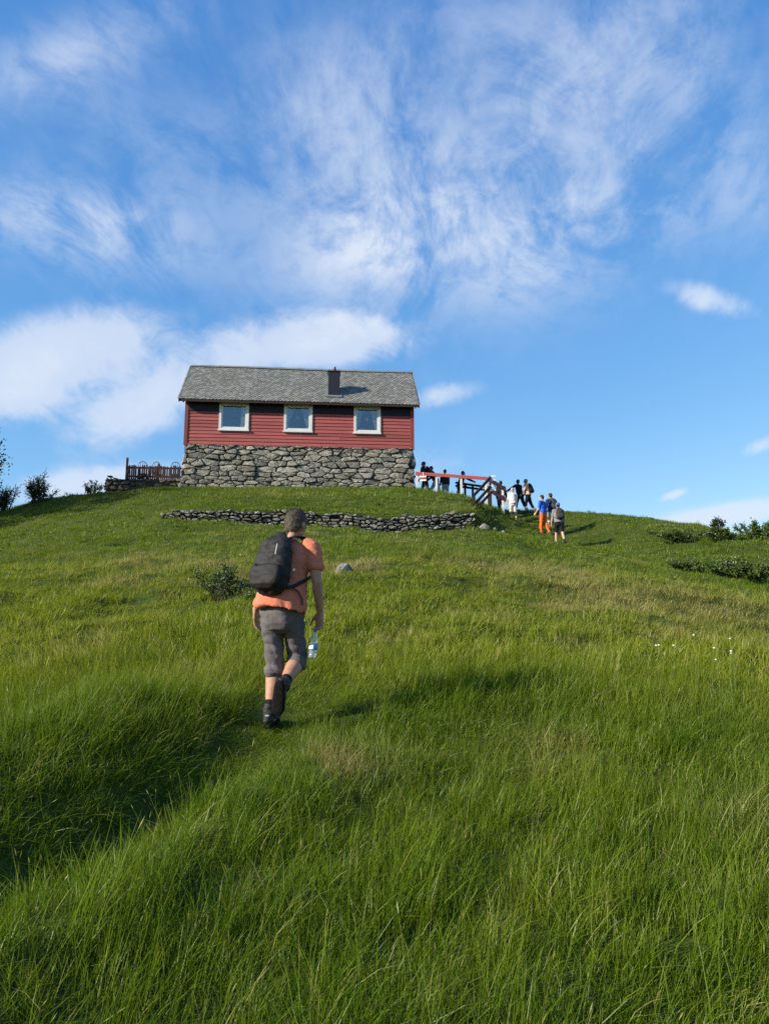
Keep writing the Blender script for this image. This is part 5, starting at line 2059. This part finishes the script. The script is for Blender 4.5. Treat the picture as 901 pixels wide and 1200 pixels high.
rg = np.random.default_rng(77)
LONG = [blade_arrays(430, .18, (.09, .33), (.0030, .0050), .52, rg, .025, .006, 12, .2) for _ in range(6)] + [blade_arrays(400, .18, (.09, .33), (.0030, .0050), .65, rg, .06, .015, 12, .25) for _ in range(3)]
MID = [blade_arrays(150, .20, (.08, .36), (.006, .0105), .45, rg, .04, .012, 7, .2) for _ in range(6)]
SHORT = [blade_arrays(230, .28, (.04, .15), (.008, .012), .55, rg, .06, clumps=14) for _ in range(6)]
FARV = [blade_arrays(190, .34, (.04, .16), (.012, .019), .55, rg, .06, clumps=16) for _ in range(6)]
TUFT = [blade_arrays(90, .12, (.10, .34), (.005, .008), .45, rg, .06, .01, clumps=4) for _ in range(5)]
DRYV = [blade_arrays(90, .13, (.12, .30), (.003, .005), .85, rg, .65, .03, clumps=4) for _ in range(4)]


def finish(x, y, rng, lean, smin, smax, nvar, tiltamp=.25):
    n = len(x)
    z = ground(x, y)
    ang = -.5 + (fbm(x, y, 2.5, 2, 60) - .5) * 6 + rng.normal(size=n) * 1.0
    tilt = np.abs(rng.normal(size=n)) * tiltamp + lean
    loc = np.stack([x, y, z], 1)
    rot = np.stack([rng.normal(size=n) * .08, tilt, ang], 1)
    s = rng.uniform(smin, smax, n)
    scl = np.stack([s * rng.uniform(.85, 1.2, n), s * rng.uniform(.85, 1.2, n), s], 1)
    return loc, rot, scl, rng.integers(0, nvar, n)


def tone(x, y):
    """how yellow the sward is, and how dry, over the hillside"""
    band = 0.74 * sstep(5.0, 8.5, y) * (1 - 0.78 * sstep(14, 22, y))
    hue = 0.02 + band + (fbm(x, y, 1.6, 4, 70) - .5) * 1.05
    dry = np.clip((fbm(x, y, 1.5, 3, 80) - .60) * 4, 0, 1) * (.10 + .90 * sstep(6, 11, y)) * (1 - .6 * sstep(17, 22, y))
    for cx, cy, rx, ry, a in ((4.3, 14.0, 1.6, 1.5, .75), (-3.6, 9.1, .45, .5, .5), (-.25, 5.2, .22, .3, .8), (1.15, 5.6, .25, .3, .6), (6.8, 14, 2, 1.2, .5), (2.2, 4.2, .3, .4, .4), (-5, 17, 1.6, 2, .35), (3.5, 18, 2, 2.5, .35)):
        dry = dry + a * np.exp(-((x - cx) / rx) ** 2 - ((y - cy) / ry) ** 2) * (.5 + fbm(x, y, .6, 2, 90))
    return np.clip(hue, 0, 1), np.clip(dry, 0, 1)


# long meadow grass, near
def join(*pr):
    return np.concatenate([p[0] for p in pr]), np.concatenate([p[1] for p in pr])


def thin(x, y, p):
    k = rg.random(len(x)) < p
    return x[k], y[k]


x, y = join(lattice(1.0, 8.5, .27, rg), lattice(8.5, 19.0, .33, rg))
s, al = path_dist(x, y)
longf = 1 - sstep(11.5, 17.5, y + (fbm(x, y, 4, 3, 61) - .5) * 7)
keep = (rg.random(len(x)) < longf) & ~((np.abs(s) < .18) & (y < 6.9) & (y > 4.2) & (rg.random(len(x)) < .12))
x, y, s = x[keep], y[keep], s[keep]
loc, rot, scl, pick = finish(x, y, rg, .02, .85, 1.1, len(LONG), .10)
hfac = (.55 + .85 * fbm(x, y, 1.3, 3, 62)) * (1 - (.42 - .3 * sstep(6.8, 8.5, y)) * sstep(2.6, 4.4, y) * np.exp(-(s / .34) ** 2)) * (1 - .52 * sstep(7.0, 13, y))
# trodden short around and before the walking man
mx, my = -.885, 6.12
tt_ = np.clip((my - y) / 1.7, 0, 1)
dist = np.abs(x - (mx + .24 * tt_))
hfac *= 1 - .55 * np.exp(-(dist / .42) ** 2) * (sstep(my - 1.9, my - .9, y)) * (1 - sstep(my + .3, my + .8, y))
scl[:, 2] *= hfac
bank_ = np.exp(-((s + 1.0) / .8) ** 2) * (1 - sstep(4.5, 7, y))
rot[:, 2] = rot[:, 2] * (1 - .7 * bank_) - bank_ * .3
hue, dry = tone(x, y)
hue = np.clip(hue + rg.normal(size=len(x)) * .10, 0, 1)
scl[:, 2] *= np.clip(rg.normal(1, .16, len(x)), .6, 1.5)
pick = np.where(y > 8.2 + rg.normal(size=len(x)) * .5, len(LONG) + pick % len(MID), pick)
grass_object('meadow_grass', 'long lush meadow grass covering the near slope', LONG + MID, loc, rot, scl, pick, hue, dry)

# short turf, further up
x, y = lattice(9.5, 23.0, .46, rg)
loc, rot, scl, pick = finish(x, y, rg, .02, .85, 1.15, len(SHORT), .08)
scl[:, 2] *= .55 + .9 * fbm(x, y, 1.7, 3, 63)
hue, dry = tone(x, y)
grass_object('short_turf', 'short grazed turf on the middle of the hillside', SHORT, loc, rot, scl, pick, hue * .9, dry)
x, y = lattice(23.0, 42.0, .56, rg)
loc, rot, scl, pick = finish(x, y, rg, .02, .85, 1.15, len(FARV), .08)
scl[:, 2] *= .55 + .9 * fbm(x, y, 1.7, 3, 63)
hue, dry = tone(x, y)
grass_object('upper_turf', 'short grass around the cabin and along the skyline', FARV, loc, rot, scl, pick, hue * .8, dry)

# tufts standing out of the short turf
x, y = join(thin(*lattice(8, 24, .42, rg), .55), thin(*lattice(24, 41, .55, rg), .5))
k = fbm(x, y, 1.6, 3, 64) > .47
x, y = x[k], y[k]
loc, rot, scl, pick = finish(x, y, rg, .05, .5, 1.35, len(TUFT), .25)
hue, dry = tone(x, y)
grass_object('grass_tussock', 'scattered taller grass tussocks on the upper hillside', TUFT, loc, rot, scl, pick, hue, dry)

# straw-coloured tufts
x, y = lattice(2.5, 24, .36, rg)
hue, dry = tone(x, y)
k = rg.random(len(x)) < np.clip(dry * 1.3, .02, 1)
x, y, hue, dry = x[k], y[k], hue[k], dry[k]
loc, rot, scl, pick = finish(x, y, rg, .10, .6, 1.1, len(DRYV), .3)
grass_object('dry_grass', 'straw-coloured dry grass tufts among the green', DRYV, loc, rot, scl, pick, hue, np.maximum(dry, .45))

# cotton grass heads
M_COT = mat('cotton_tuft', (0.82, 0.82, 0.80), 0.95, 0.05, 20)
M_STEM = mat('cotton_stem', (0.08, 0.13, 0.03), 0.8, 0.15, 9)
rc = random.Random(8)
tuft_me = None
for i in range(22):
    x, y = rc.uniform(2.35, 3.75), rc.uniform(6.3, 7.3)
    e = empty('cotton_grass', (x, y, gz_(x, y)))
    tag(e, 'white cotton-grass head on a thin stem in the right-hand meadow', 'flower', 'cotton-grass heads in the right-hand meadow')
    h = rc.uniform(.40, .52)
    m = MB()
    m.tube([(0, 0, 0), (.01, .0, h * .6), (rc.uniform(-.03, .04), 0, h)], [.002, .0018, .0015], n=5)
    tip = Vector(m.v[-1])
    m.build('stem', M_STEM, e)
    if tuft_me is None:
        q = MB()
        q.ball((0, 0, 0), (.005, .005, .006), 8, 6)
        for _ in range(40):
            d = Vector((rc.gauss(0, 1), rc.gauss(0, 1), rc.gauss(0, 1) - .3)).normalized()
            s_ = d.orthogonal().normalized() * .0015
            q.add([d * .006 - s_, d * .006 + s_, d * rc.uniform(.008, .013)], [(0, 1, 2)])
        tuft_me = q.mesh('tuft')
        tuft_me.materials.append(M_COT)
    o = link(bpy.data.objects.new('tuft', tuft_me), e)
    o.location = tip
